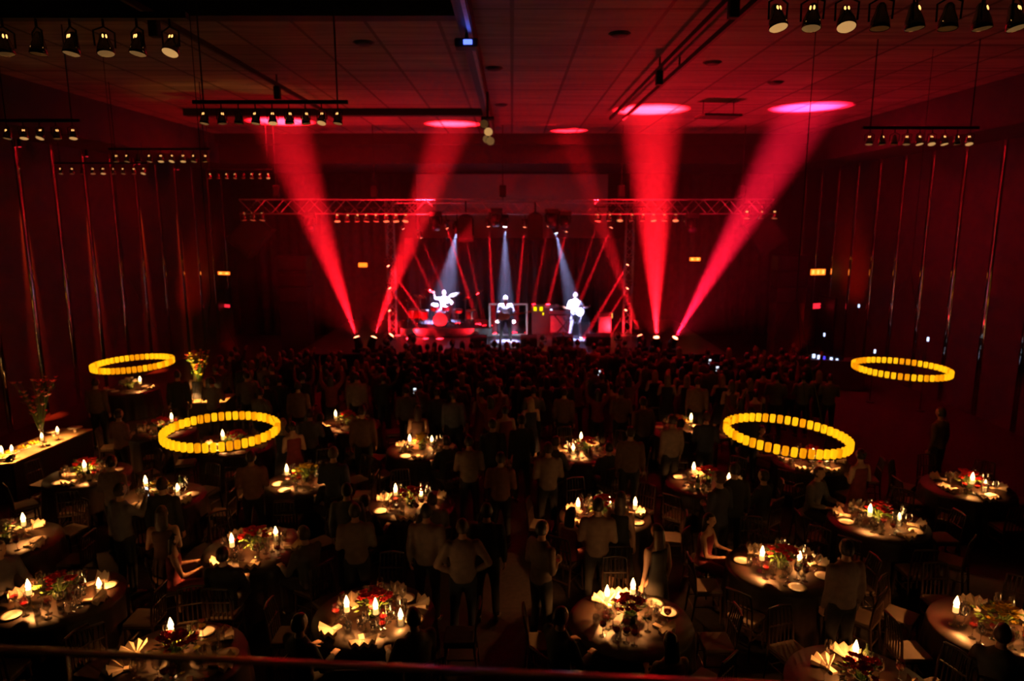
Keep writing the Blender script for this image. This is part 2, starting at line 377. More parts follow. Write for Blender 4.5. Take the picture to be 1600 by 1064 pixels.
# lamps on the truss and ceiling bars: chrome can, cream lens, yoke
M_chrome = mat('polished_chrome', (0.5, 0.45, 0.4), 0.10, 1.0, noise=0.02)
def lens_mat(i): 
    m = mat('frosted_lens_glass', (0.85, 0.7, 0.45), 0.35, emit=(1.0, 0.52, 0.17), estr=(0.5, 0.12, 0.03, 0.005)[i]); return m
M_lens = [lens_mat(i) for i in range(4)]
M_glint = glow_mat('painted_glint', (1.0, 0.45, 0.12), 2.2)
def par_proto(v, yaw, tilt, s=1.0):
    t = thing('track_spotlight', 'x', 'spotlight', (0, 0, 0))
    R = Matrix.Translation((0, 0, 0)) @ Matrix.Rotation(yaw, 4, 'Z') @ Matrix.Rotation(tilt, 4, 'X')
    mb = MB(); mb.M = R
    mb.lathe([(.02*s, .12*s), (.035*s, .1*s), (.042*s, .06*s), (.062*s, .0), (.07*s, -.055*s), (.066*s, -.06*s)], 16, caps=(True, False))
    can = mb.build('can', M_chrome, t)
    mb = MB(); mb.M = R; mb.lathe([(.064*s, -.056*s), (.04*s, -.062*s), (.012*s, -.066*s)], 16, caps=(False, True)); mb.build('lens', M_lens[v], can)
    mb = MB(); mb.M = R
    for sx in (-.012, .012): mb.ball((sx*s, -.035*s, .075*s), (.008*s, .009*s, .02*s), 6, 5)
    if v < 3: mb.build('painted_glints', M_glint, can)  # glowing beads paint reflected glints onto the can
    mb = MB(); mb.M = Matrix.Rotation(yaw, 4, 'Z')
    mb.tube([(-.075*s, 0, 0), (-.078*s, 0, .12*s), (0, 0, .16*s), (.078*s, 0, .12*s), (.075*s, 0, 0)], .008*s, 5); mb.tube([(0, 0, .16*s), (0, 0, .22*s)], .01*s, 6)
    mb.build('yoke', M_black, t)
    return t
protos = []
def par(i, loc, label, group, s=1.0):
    key = (i % 6)
    while len(protos) <= key: protos.append(None)
    if protos[key] is None:
        v = (0, 1, 2, 0, 3, 1)[key]; protos[key] = par_proto(v, (0.3, -0.5, 0.9, -0.2, 2.6, 0.6)[key], (-0.32, -0.2, -0.12, -0.45, 0.1, -0.25)[key])
        o = protos[key]; o.location = loc; o['label'] = label; o['group'] = group; o.scale = (s, s, s); return o
    return dup(protos[key], loc, 0, label, group, s)
ordn = ['first', 'second', 'third', 'fourth', 'fifth', 'sixth', 'seventh', 'eighth', 'ninth', 'tenth']
def lamp_row(x0, y0, x1, y1, n, z, where, group, seq, s=1.0, to=None, ydepth=None):
    P = [on_z(x0+(x1-x0)*i/(n-1), y0+(y1-y0)*i/(n-1), z) if ydepth is None else on_y(x0+(x1-x0)*i/(n-1), y0+(y1-y0)*i/(n-1), ydepth) for i in range(n)]
    a, b = P[0], P[-1]; ym = (a.y+b.y)/2
    t = thing('lamp_bar', 'thin black bar of the lamp row %s' % where, 'lamp bar', ((a.x+b.x)/2, ym, 0), 0, 'spotlight bars')
    z0 = a.z+0.22*s; L = abs(b.x-a.x)+0.3
    MB().box((0, 0, z0+0.025), (L, 0.06, 0.05)).build('bar', M_black, t)
    top = to if to is not None else HIGH_Z
    for sx in (-L/2+.15, L/2-.15):
        if top > z0: MB().tube([(sx, 0, z0+.05), (sx, 0, top)], 0.012, 6).build('hanger', M_black, t)
    for i, p in enumerate(P):
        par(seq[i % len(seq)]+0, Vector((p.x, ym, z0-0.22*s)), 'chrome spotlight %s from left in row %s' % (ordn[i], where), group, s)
LZ = 7.1
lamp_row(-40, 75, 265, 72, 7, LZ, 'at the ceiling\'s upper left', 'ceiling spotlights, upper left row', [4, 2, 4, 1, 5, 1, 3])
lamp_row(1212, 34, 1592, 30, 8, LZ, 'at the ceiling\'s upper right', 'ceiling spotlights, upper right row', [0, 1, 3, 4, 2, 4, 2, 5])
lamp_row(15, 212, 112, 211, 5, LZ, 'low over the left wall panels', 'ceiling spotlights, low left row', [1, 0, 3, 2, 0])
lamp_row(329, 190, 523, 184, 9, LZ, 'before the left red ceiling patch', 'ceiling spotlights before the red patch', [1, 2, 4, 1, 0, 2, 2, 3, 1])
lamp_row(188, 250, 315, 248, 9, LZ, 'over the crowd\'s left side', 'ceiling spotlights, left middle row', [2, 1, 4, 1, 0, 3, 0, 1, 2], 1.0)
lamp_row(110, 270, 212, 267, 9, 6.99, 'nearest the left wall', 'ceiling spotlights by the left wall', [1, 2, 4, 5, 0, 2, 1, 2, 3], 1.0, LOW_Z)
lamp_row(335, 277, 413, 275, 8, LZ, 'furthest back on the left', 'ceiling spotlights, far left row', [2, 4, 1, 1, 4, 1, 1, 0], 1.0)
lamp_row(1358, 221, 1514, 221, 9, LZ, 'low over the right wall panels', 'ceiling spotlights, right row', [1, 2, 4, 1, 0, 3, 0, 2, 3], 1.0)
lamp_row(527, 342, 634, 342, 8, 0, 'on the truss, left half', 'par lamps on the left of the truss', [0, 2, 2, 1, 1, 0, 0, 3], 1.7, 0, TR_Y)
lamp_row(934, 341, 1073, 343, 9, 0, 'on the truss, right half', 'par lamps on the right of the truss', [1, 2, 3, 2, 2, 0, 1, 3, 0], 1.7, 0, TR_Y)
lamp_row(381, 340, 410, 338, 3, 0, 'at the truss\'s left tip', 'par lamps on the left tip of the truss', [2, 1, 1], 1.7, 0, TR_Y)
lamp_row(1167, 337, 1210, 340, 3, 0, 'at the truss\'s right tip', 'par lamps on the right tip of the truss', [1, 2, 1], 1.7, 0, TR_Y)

# ceiling rails running towards the stage
def rail(name, xs, z, label, y0=5.0, y1=27.0, drop=()):
    t = thing(name, label, 'ceiling rail', (0, 0, 0), 0, 'ceiling rails')
    mb = MB()
    for x in xs: mb.box((x, (y0+y1)/2, z), (0.06, y1-y0, 0.09))
    mb.build('rail_bar', M_rail, t)
    for y in drop:
        for x in xs: MB().tube([(x, y, z), (x, y, HIGH_Z)], 0.02, 6).build('hanger', M_rail, t)
        MB().cbox((xs[0], y, z-0.18), (0.14, 0.14, 0.28), 0.02).build('junction_box', M_black, t)
rail('lighting_track', (-5.35,), 8.68, 'dark lighting track slanting down the left of the ceiling to the red patch', 4.9, 22.5, (7.5, 11.0, 16.5))
rail('lighting_track', (3.0, 3.4), 8.68, 'pair of dark tracks slanting down the right of the ceiling to the bright patch', 4.9, 22.0, (10.0, 14.8))
t = thing('partition_track', 'heavy dark beam down the middle of the ceiling', 'ceiling beam', (-0.72, 0, 0))
MB().box((0, 14.8, HIGH_Z-0.16), (0.22, 20.4, 0.3)).build('beam', M_rail, t)
MB().box((0.06, 14.8, HIGH_Z-0.33), (0.06, 20.4, 0.05)).build('rail_bar', M_alu, t)
p = on_z(762, 192, 7.9)
t = thing('mirror_lamp_cluster', 'cluster of chrome lamps glinting under the middle ceiling beam', 'lamp', (p.x, p.y, 0))
MB().tube([(0, 0, 8.02), (0, 0, 8.6)], 0.03, 8).build('drop_pole', M_black, t)
MB().box((0, 0, 8.0), (0.3, 0.3, 0.05)).build('plate', M_black, t)
for i, (dx, dy, dz, v) in enumerate(((-.08, -.08, -.12, 2), (.02, -.1, -.3, 0), (.06, -.05, -.5, 1), (-.02, .05, -.45, 1))):
    mb = MB(); mb.M = Matrix.Translation((dx, dy, 8.0+dz)) @ Matrix.Rotation(-1.1, 4, 'X')
    mb.lathe([(.03, .16), (.06, .1), (.1, 0), (.11, -.05)], 16, caps=(True, False)); c = mb.build('can', M_chrome, t)
    mb2 = MB(); mb2.M = mb.M; mb2.lathe([(.1, -.045), (.05, -.055), (.015, -.06)], 16, caps=(False, True)); mb2.build('lens', M_lens[v], c)
MB().tube([(-.08, -.08, 8.0), (.02, -.06, 7.7), (.0, 0, 7.5)], 0.015, 6).build('stem', M_black, t)
p = on_z(728, 66, 8.42)
t = thing('ceiling_projector', 'small projector under the ceiling beam with a glowing blue lens', 'projector', (p.x, p.y, 0))
MB().cbox((0, 0.14, 8.42), (0.36, 0.3, 0.13), 0.02).build('body', M_black, t)
MB().cbox((0.03, -0.02, 8.42), (0.14, 0.05, 0.07), 0.01).build('lens', glow_mat('blue_lens', (0.10, 0.16, 1.0), 2.6), t)
MB().tube([(0, .14, 8.48), (0, .14, HIGH_Z)], 0.025, 8).build('pole', M_black, t)
for x, y in ((568, 66), (772, 106), (968, 52), (1113, 97), (783, 163), (1212, 128)):
    p = on_z(x, y, HIGH_Z)
    t = thing('ceiling_speaker', 'x', 'ceiling speaker', (p.x, p.y, HIGH_Z), 0, 'round ceiling fittings')
    t['label'] = 'round dark fitting flush in the ceiling, ' + {568: 'left of the middle beam', 772: 'just right of the beam near the front', 968: 'high on the right of the beam', 1113: 'beyond the paired tracks', 783: 'right of the beam near its lamp cluster', 1212: 'above the slanting pink patch'}[x]
    MB().lathe([(.16, -.001), (.17, -.02), (.13, -.05), (.02, -.055)], 20).build('grille', M_black, t)
    MB().lathe([(.19, -.001), (.2, -.012), (.17, -.02)], 20, caps=(False, False)).build('trim_ring', M_rail, t)
# framework hanging near the two right-hand patches
p = on_z(1122, 182, 8.5)
t = thing('acoustic_baffle', 'dark flat panel hanging between the two bright ceiling patches', 'baffle', (p.x, p.y, 0), 0.15)
MB().cbox((0, 0, 8.5), (1.1, 0.75, 0.07), 0.02).build('panel_board', M_black, t)
for sx in (-.45, .45): MB().tube([(sx, 0, 8.53), (sx, 0, HIGH_Z)], 0.012, 6).build('hanger', M_black, t)

# ------------------------------------------------------------------ speakers
M_grille = mat('speaker_grille', (0.018, 0.017, 0.018), 0.7, noise=0.3, scale=60)
def flown(px, py, yd, rot, w, h, label, curved=False, top=None):
    p = on_y(px, py, yd)
    t = thing('hanging_speaker', label, 'speaker', p, 0, 'black cabinets hung from the truss')
    R = Matrix.Rotation(rot, 4, 'Y')
    if curved:
        mb = MB(); r0 = []
        prof = [(-w/2, -h/2), (w/2, -h/2), (w/2, h*.3), (w*.36, h*.43), (w*.12, h*.5), (-w*.12, h*.5), (-w*.36, h*.43), (-w/2, h*.3)]
        mb.ring_loft([[Vector((x, -.22, z)) for x, z in prof], [Vector((x, .22, z)) for x, z in prof]], smooth=False)
        cab = mb.build('cabinet', M_head, t)
    else: cab = MB().cbox((0, 0, 0), (w, 0.5, h), 0.03, R).build('cabinet', M_head, t)
    mb = MB(); mb.M = R
    mb.cbox((0, -.255, 0), (w*.86, .03, h*.8), .01); mb.build('grille', M_grille, cab)
    MB().tube([(0, 0, h*.4), (0, 0, (top or zt+0.2)-p.z)], 0.03, 6).build('hanger', M_black, t)
flown(393, 366, 25.5, 0.75, 1.05, 1.45, 'tilted black loudspeaker hung at the left end of the truss')
flown(1194, 364, 25.5, -0.6, 1.05, 1.3, 'tilted black loudspeaker hung at the right end of the truss')
flown(728, 356, 25.0, 0, 0.56, 0.98, 'round-topped black cabinet hung before the left white spotlight', True)
flown(836, 353, 25.0, 0, 0.54, 0.98, 'round-topped black cabinet hung right of the middle white spotlight', True)
G5 = 'unlit moving heads under the truss'
for px, py, lab in ((681, 349, 'unlit black moving head hung left of the round-topped cabinet'), (862, 345, 'smaller unlit black moving head hung right of the middle cabinet'), (882, 348, 'large unlit black moving head hung above the right hand musician'), (1080, 352, 'unlit black moving head hung right of the upright red beam'), (484, 350, 'unlit black moving head hung inside the leftmost red beam'), (775, 344, 'unlit black moving head hung beside the centre hoist')):
    p = on_y(px, py, 24.96); p.z += 0.42
    moving_head('moving_head_light', p, p+Vector((0.2, -1.6, -2.2)), lab, G5, M_lens_off, 1.25, True, energy=0, clamp=zt-.22)
for px, lab in ((461, 'tall black speaker stack standing in front of the curtain left of stage'), (1232, 'tall black speaker stack standing in front of the curtain right of stage')):
    p = on_y(px, 436, 27.2); zt2 = on_y(px, 398, 27.2).z; zb2 = on_y(px, 472, 27.2).z
    t = thing('speaker_stack', lab, 'speaker', (p.x, 27.2, 0), 0, 'speaker stacks beside the stage')
    for i in range(3):
        hh = (zt2-zb2)/3
        c = MB().cbox((0, 0, zb2+hh*(i+.5)), (1.15, .8, hh-.02), .03).build('cabinet', M_head, t)
        MB().cbox((0, -.41, zb2+hh*(i+.5)), (1.0, .03, hh-.14), .01).build('grille', M_grille, c)
    MB().box((0, 0, zb2/2), (1.1, .75, zb2-0.01)).build('scaffold_box', M_skirt, t)

# ------------------------------------------------------------------ signs
M_exit = glow_mat('exit_sign_glow', (1.0, 0.16, 0.01), 3.0)
M_exit_hot = glow_mat('exit_sign_tube', (1.0, 0.42, 0.07), 2.2)
M_red_sign = glow_mat('red_sign_glow', (1.0, 0.02, 0.04), 1.6)
def sign(px, py, yd, w, h, label, m, bars=2, rz=0, rod=True):
    p = on_y(px, py, yd)
    t = thing('exit_sign', label, 'exit sign', p, rz, 'lit signs on the walls')
    MB().cbox((0, 0.04, 0), (w+.05, .08, h+.05), .01).build('housing', M_black, t)
    f = MB().cbox((0, -.005, 0), (w, .02, h), .005).build('lit_face', m, t)
    mb = MB()
    for i in range(bars): mb.cbox(((i-(bars-1)/2)*w/bars*1.05, -.022, 0), (w/bars*.45, .02, h*.7), .005)
    if bars: mb.build('bright_tube', M_exit_hot, f)
    if rod: MB().box((0, .06, h/2+(LOW_Z-p.z-h/2)/2), (.02, .02, LOW_Z-p.z-h/2)).build('bracket', M_black, t)
    else:
        L = ROOM_X-abs(p.x)-.01; sx = 1 if p.x > 0 else -1; mb = MB(); mb.M = Matrix.Rotation(-rz, 4, 'Z'); mb.box((sx*L/2, .06, 0), (L, .03, .03)); mb.build('bracket', M_black, t)
    return t
sign(350, 427, 31.0, .62, .13, 'small lit orange exit sign on the left wall, furthest from the stage', M_exit, 2, -0.3)
sign(567, 414, 33.3, .42, .2, 'small dim orange exit sign on the curtain left of the stage', M_exit, 0)
sign(1086, 405, 33.3, .5, .16, 'bright orange exit sign on the curtain right of the stage', M_exit, 2)
sign(1278, 425, 29.3, .68, .24, 'lit orange exit sign on the right wall', M_exit, 3, 0.2)
sign(355, 478, 32.0, .36, .13, 'small red lit sign over a door on the left wall', M_red_sign, 0, -0.5, False)
sign(1276, 478, 29.4, .4, .22, 'small red lit sign over a door on the right wall', M_red_sign, 0, 0.4, False)
# side doors under the small red signs
M_door = mat('dark_door', (0.05, 0.035, 0.03), 0.5)
for s, y, n in ((-1, 32.2, 1), (1, 29.4, 2)):
    mb = MB().box((s*(ROOM_X-.03), y, 1.15), (.05, 1.5, 2.3)); o = struct('door_%d' % n, mb, M_door)
    MB().box((s*(ROOM_X-.04), y, 2.36), (.07, 1.7, .1)).box((s*(ROOM_X-.04), y-.8, 1.15), (.07, .1, 2.3)).box((s*(ROOM_X-.04), y+.8, 1.15), (.07, .1, 2.3)).build('door_frame', M_black, o)
# ------------------------------------------------------------------ red wall-washer lamps down the left wall
for i, x in enumerate((56, 156, 234, 292)):
    y = 13.35*1080/(800-x)*1.0
    t = thing('wall_washer', 'small can lamp grazing the left wall with an orange red streak, %s from the left' % ordn[i], 'wall lamp', (-ROOM_X+.15, y, LOW_Z-.2), 0, 'wall washers on the left wall')
    MB().lathe([(.03, .2), (.05, .18), (.055, .0), (.05, -.01)], 12).build('can', M_black, t)
    MB().lathe([(.045, -.012), (.02, -.02)], 12).build('lens', M_red_sign, t)
    lamp_spot('wash', t.location-Vector((0, 0, .04)), t.location+Vector((-.1, 0, -3)), (1.0, 0.045, 0.008), 14000, 10, 0.9, 0.01, t)
def added_side_lamp(px, py, yd, s, energy, nm):
    b = Vector((s*10.2, 25.4, 0)); wp = Vector((s*ROOM_X, yd, on_y(px, py, yd).z))
    return moving_head('moving_head_light', b, wp, nm, 'added heads reddening the side walls', M_lens_off, 0.7, False, (1, .006, .0), energy*.45, 34, 1.0)  # head added to make the red glow on the side wall
added_side_lamp(300, 430, 29.5, -1, 3500, 'added moving head on the floor left of the stage, reddening the wall')
added_side_lamp(1335, 410, 27.5, 1, 3500, 'added moving head on the floor right of the stage, reddening the wall')
# ================================================================== PEOPLE
skin_cols = [(0.55, 0.33, 0.24), (0.42, 0.25, 0.17), (0.62, 0.40, 0.30)]
M_skin = [mat('skin', c, 0.55, noise=0.06) for c in skin_cols]
M_hair = [mat('hair', c, 0.45, noise=0.3, scale=30) for c in ((0.02, 0.014, 0.01), (0.06, 0.035, 0.02), (0.35, 0.25, 0.13), (0.45, 0.43, 0.42))]
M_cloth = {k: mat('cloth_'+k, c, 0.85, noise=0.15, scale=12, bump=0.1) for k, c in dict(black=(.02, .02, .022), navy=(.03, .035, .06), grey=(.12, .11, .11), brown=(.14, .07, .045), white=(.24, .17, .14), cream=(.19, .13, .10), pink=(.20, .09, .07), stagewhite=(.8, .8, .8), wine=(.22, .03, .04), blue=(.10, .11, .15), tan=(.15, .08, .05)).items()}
M_shoe = mat('shoe_leather', (0.02, 0.015, 0.012), 0.35)
M_eye = mat('eye_dark', (0.03, 0.02, 0.015), 0.2)
M_phone = glow_mat('phone_screen', (0.75, 0.85, 1.0), 1.8)

def remeshed(mb, voxel, smooth=3):
    o = mb.build('tmp', None)
    m = o.modifiers.new('r', 'REMESH'); m.mode = 'VOXEL'; m.voxel_size = voxel; m.use_smooth_shade = True
    s = o.modifiers.new('s', 'SMOOTH'); s.factor = 0.6; s.iterations = smooth
    dg = bpy.context.evaluated_depsgraph_get(); dg.update()
    ev = o.evaluated_get(dg); me = ev.to_mesh()
    out = MB(); out.add([v.co.copy() for v in me.vertices], [tuple(p.vertices) for p in me.polygons], True)
    ev.to_mesh_clear(); me0 = o.data; bpy.data.objects.remove(o); bpy.data.meshes.remove(me0)
    return out
def ell(c, rx, ry, n=16, tilt=None):
    c = Vector(c); R = tilt or Matrix.Identity(3)
    return [c + R @ Vector((rx*math.cos(2*PI*i/n), ry*math.sin(2*PI*i/n), 0)) for i in range(n)]
def limb(mb, pts, rad, seg=10):
    mb.tube(pts, rad, seg)
    for p, r in zip(pts, rad): mb.ball(p, r*1.0, 8, 6)
def head_mesh(mb, c, yaw=0, pitch=0, s=1.0):
    L = MB(); n = 22; m = 16; rings = []
    for i in range(m+1):
        t = min(max(PI*i/m, .03), PI-.03); r = []
        for j in range(n):
            a = 2*PI*j/n
            x, y, z = math.sin(t)*math.cos(a), math.sin(t)*math.sin(a), -math.cos(t)
            w = 1.0 - (0.22*max(0, -z) if z < 0 else 0)
            px, py_, pz = x*.075*w, y*.095*(w if y > 0 else 1.0), z*.118
            if y > 0:
                g = lambda cx, cz, sx, sz: math.exp(-((px-cx)/sx)**2-((pz-cz)/sz)**2)
                py_ += .024*g(0, -.012, .013, .02)+.006*g(0, .03, .04, .012)+.010*g(0, -.092, .025, .02)+.007*g(0, -.052, .022, .010)
                py_ -= .012*g(.03, .010, .016, .012)+.012*g(-.03, .010, .016, .012)+.005*g(0, -.070, .02, .006)
            r.append(Vector((px*s, py_*s, pz*s)))
        rings.append(r)
    R = Matrix.Rotation(yaw, 4, 'Z') @ Matrix.Rotation(pitch, 4, 'X')
    M0 = mb.M; mb.M = M0 @ Matrix.Translation(c) @ R
    mb.ring_loft(rings)
    for sx in (-1, 1): mb.ball((sx*.077*s, -.005*s, .0), (.010*s, .018*s, .030*s), 8, 6)
    mb.M = M0
def hair_mesh(c, yaw, pitch, style):
    mb = MB(); mb.M = Matrix.Translation(c) @ Matrix.Rotation(yaw, 4, 'Z') @ Matrix.Rotation(pitch, 4, 'X')
    n = 18; rings = []
    for i in range(12):
        t = PI*(0.02+0.66*i/11); r = []
        for j in range(n):
            a = 2*PI*j/n; x, y, z = math.sin(t)*math.cos(a), math.sin(t)*math.sin(a), math.cos(t)
            k = 1.0
            if y > 0.15 and z < 0.62: k = 0.80
            wob = 1+0.03*math.sin(7*a+3*i)
            r.append(Vector((x*.084*k*wob, y*.105*k*wob-.006, z*.126*(1 if z > 0 else 0.9))))
        rings.append(r)
    mb.ring_loft(rings)
    if style == 'long':
        mb.ring_loft([ell((0, -.03, .05), .082, .075, 14), ell((0, -.055, -.05), .09, .06, 14), ell((0, -.07, -.16), .095, .045, 14), ell((0, -.075, -.27), .07, .03, 14)])
    if style == 'bun': mb.ball((0, -.10, .05), (.045, .04, .04), 10, 8)
    return mb
def hand_mesh(mb, wrist, d, palm_n, curl=0.5, side=1, s=1.0):
    d = Vector(d).normalized(); pn = Vector(palm_n); pn = (pn-d*pn.dot(d)).normalized(); w = d.cross(pn)*side
    W = Vector(wrist)
    def P(a, b, c): return W+d*a*s+w*b*s+pn*c*s
    rings = []
    for a, hw, th in ((-.015, .024, .02), (.02, .034, .016), (.055, .04, .014), (.085, .04, .011), (.094, .034, .007)):
        rings.append([P(a, hw*math.cos(2*PI*i/12), th*math.sin(2*PI*i/12)) for i in range(12)])
    mb.ring_loft(rings)
    for k, (b, L) in enumerate(((.030, .066), (.010, .076), (-.010, .070), (-.029, .054))):
        p = [P(.083, b, 0)]; ang = 0.1
        for q, seg in enumerate((.45, .32, .25)):
            ang += curl*(0.9 if q else 0.6)+0.04*k
            p.append(p[-1]+(d*math.cos(ang)+pn*math.sin(ang))*L*seg*s)
        mb.tube(p, [.0088*s, .0082*s, .0074*s, .0052*s], 6)
    p = [P(.018, .026, .002), P(.045, .048, .012), P(.068, .055, .022+.01*curl), P(.084, .050, .032+.012*curl)]
    mb.tube(p, [.012*s, .0105*s, .009*s, .006*s], 6)

def make_person(key, label, group=None, top='black', bottom='black', hair=0, skin=0, style='short', pose='relax', dress=False, female=False, height=1.75, look=0.0, nod=0.0, phone=False, lean=0.0, open_jacket=False):
    k = height/1.75; t = thing('person', label, 'person', (0, 0, 0), 0, group)
    sit = pose in ('sit', 'sit_lean', 'drum')
    hw = .165 if female else .19
    pel = Vector((0, 0, .95)) if not sit else Vector((0, 0, .56))
    up = Vector((0, math.sin(lean), math.cos(lean)))
    def S(a, fwd=0.0): return pel+up*a+Vector((0, fwd, 0))
    waist, chest, sh, nk, hd = S(.16), S(.34), S(.49), S(.57, .005), S(.70, .02)
    tl = Matrix.Rotation(-lean, 3, 'X')
    L = {}
    for s in (-1, 1):
        shp = sh+Vector((s*hw, 0, -.03)); 
        if pose in ('relax', 'woman'): el = shp+Vector((s*.05, -.03, -.28)); wr = el+Vector((s*.01, .06, -.25)); pn = (-s, 0.2, 0)
        elif pose == 'front': el = shp+Vector((s*.06, -.02, -.27)); wr = el+Vector((-s*.13, .19, .02)); pn = (0, 0, 1)
        elif pose == 'clap': el = shp+Vector((s*.07, .05, -.25)); wr = el+Vector((-s*.17, .17, .14)); pn = (-s, 0, 0)
        elif pose == 'hips': el = shp+Vector((s*.16, -.08, -.24)); wr = el+Vector((-s*.17, .08, -.14)); pn = (0, -1, 0)
        elif pose == 'wave':
            if s > 0: el = shp+Vector((.14, .1, .12)); wr = el+Vector((.02, .08, .25)); pn = (0, 1, 0)
            else: el = shp+Vector((s*.05, -.03, -.28)); wr = el+Vector((s*.01, .06, -.25)); pn = (-s, .2, 0)
        elif pose == 'both_up': el = shp+Vector((s*.12, .08, .16)); wr = el+Vector((s*.0, .04, .26)); pn = (-s, .4, 0)
        elif pose == 'phone':
            if s > 0: el = shp+Vector((.05, .16, -.14)); wr = el+Vector((-.07, .13, .2)); pn = (0, -1, .2)
            else: el = shp+Vector((s*.05, -.03, -.28)); wr = el+Vector((s*.01, .06, -.25)); pn = (-s, .2, 0)
        elif pose in ('sit', 'sit_lean'): el = shp+Vector((s*.07, .09, -.27)); wr = el+Vector((-s*.08, .22, .02)); pn = (0, 0, -1)
        elif pose == 'drum':
            if s > 0: el = shp+Vector((.16, .10, .02)); wr = el+Vector((.05, .10, .24)); pn = (0, 1, 0)
            else: el = shp+Vector((-.14, .1, -.22)); wr = el+Vector((-.05, .22, .06)); pn = (0, 0, -1)
        elif pose == 'guitar':
            if s > 0: el = shp+Vector((.10, -.02, -.26)); wr = el+Vector((-.10, .20, .03)); pn = (-1, 0, 0)
            else: el = shp+Vector((-.12, .02, -.24)); wr = el+Vector((-.10, .20, .05)); pn = (0, -.2, 1)
        if sit:
            hip = pel+Vector((s*.09, .02, -.03)); kn = hip+Vector((s*.06, .42, .0)); an = Vector((kn.x, kn.y+.0, .08)); toe = an+Vector((s*.01, .13, -.045))
            if pose == 'drum': kn = hip+Vector((s*.16, .38, .03)); an = Vector((kn.x, kn.y+.05, .08)); toe = an+Vector((0, .13, -.045))
        else:
            hip = pel+Vector((s*.09, 0, -.03)); st = .03 if pose != 'guitar' else .1
            kn = Vector((s*(.10+st*.5), .02, .5)); an = Vector((s*(.10+st), -.01, .085)); toe = an+Vector((s*.02, .14, -.05))
        L[s] = dict(sh=shp, el=el, wr=wr, pn=pn, hip=hip, kn=kn, an=an, toe=toe)
    # body
    mb = MB()
    tor = [(S(-.06), .135, .10), (S(.02), .155, .11), (waist, .125 if female else .138, .092), (chest, .145 if female else .165, .108), (sh-up*.05, .15 if female else .175, .098), (sh+up*.01, .12, .075), (nk-up*.02, .06, .058)]
    mb.ring_loft([ell(c, a, b, 16, tl) for c, a, b in tor])
    mb.tube([nk-up*.05, nk+up*.02, hd-up*.06], [.058, .052, .052], 12)
    for s in (-1, 1):
        q = L[s]
        limb(mb, [q['sh'], (q['sh']+q['el'])/2, q['el'], (q['el']*2+q['wr'])/3, q['wr']], [.056, .048, .038, .037, .025])
        limb(mb, [q['hip'], (q['hip']+q['kn'])/2, q['kn'], q['kn']*.6+q['an']*.4, q['an']], [.088, .074, .052, .054, .034])
        mb.tube([q['an']+Vector((0, -.045, -.04)), q['an']+Vector((0, .02, -.035)), q['toe']], [.035, .04, .028], 8)
    bm_ = remeshed(mb, .022)
    body = MB(); body.M = Matrix.Scale(k, 4); body.add(bm_.v, bm_.f, True)
    head_mesh(body, hd, look, nod)
    for s in (-1, 1):
        q = L[s]; hand_mesh(body, q['wr'], q['wr']-q['el'], q['pn'], 0.9 if pose in ('guitar', 'drum', 'phone') else 0.35, s)
    body.build('body', M_skin[skin], t)
    # hair, eyes
    h = hair_mesh(hd, look, nod, style); hb = MB(); hb.M = Matrix.Scale(k, 4); hb.add(h.v, h.f, True); hb.build('hair', M_hair[hair], t)
    e = MB(); e.M = Matrix.Scale(k, 4) @ Matrix.Translation(hd) @ Matrix.Rotation(look, 4, 'Z') @ Matrix.Rotation(nod, 4, 'X')
    for s in (-1, 1): e.ball((s*.03, .083, .010), (.012, .007, .007), 8, 6)
    e.build('eyes', M_eye, t)
    # shirt or dress
    mb = MB(); g = .018
    if dress:
        if sit: low = [(S(-.08), .19, .15), (S(.02), .175, .13)]
        else: low = [(Vector((0, 0, .42)), .25, .2), (Vector((0, 0, .65)), .215, .17), (S(-.05), .185, .145), (S(.03), .165, .12)]
        mb.ring_loft([ell(c, a, b, 18, tl if sit else None) for c, a, b in low]+[ell(c, a+g, b+g, 18, tl) for c, a, b in tor[2:5]]+[ell(sh-up*.01, .12, .08, 18, tl)])
        if sit:
            for s in (-1, 1): q = L[s]; limb(mb, [q['hip'], (q['hip']+q['kn'])/2, q['kn']], [.11, .10, .08])
    else:
        hem = [(S(-.10 if open_jacket else -.05), .175, .135), (S(.02), .172, .128)]
        mb.ring_loft([ell(c, a, b, 18, tl) for c, a, b in hem]+[ell(c, a+g+.004, b+g, 18, tl) for c, a, b in tor[2:6]]+[ell(nk-up*.01, .066, .064, 18, tl)])
        for s in (-1, 1):
            q = L[s]; full = not (pose == 'drum')
            pts = [q['sh'], (q['sh']+q['el'])/2, q['el']]+([(q['el']*.5+q['wr']*.5), q['wr']*.94+q['el']*.06] if full else [])
            limb(mb, pts, [.072, .063, .054]+([.050, .038] if full else []))
    r = remeshed(mb, .024); c = MB(); c.M = Matrix.Scale(k, 4); c.add(r.v, r.f, True)
    c.build('dress' if dress else ('jacket' if open_jacket else 'shirt'), M_cloth[top], t)
    if not dress:
        mb = MB(); mb.ring_loft([ell(S(-.10), .13, .115, 16), ell(S(-.04), .162, .120, 16, tl), ell(S(.06), .152, .112, 16, tl)])
        for s in (-1, 1):
            q = L[s]; limb(mb, [q['hip'], (q['hip']+q['kn'])/2, q['kn'], q['kn']*.5+q['an']*.5, q['an']+Vector((0, 0, .02))], [.104, .090, .068, .064, .055])
        r = remeshed(mb, .024); c = MB(); c.M = Matrix.Scale(k, 4); c.add(r.v, r.f, True); c.build('trousers', M_cloth[bottom], t)
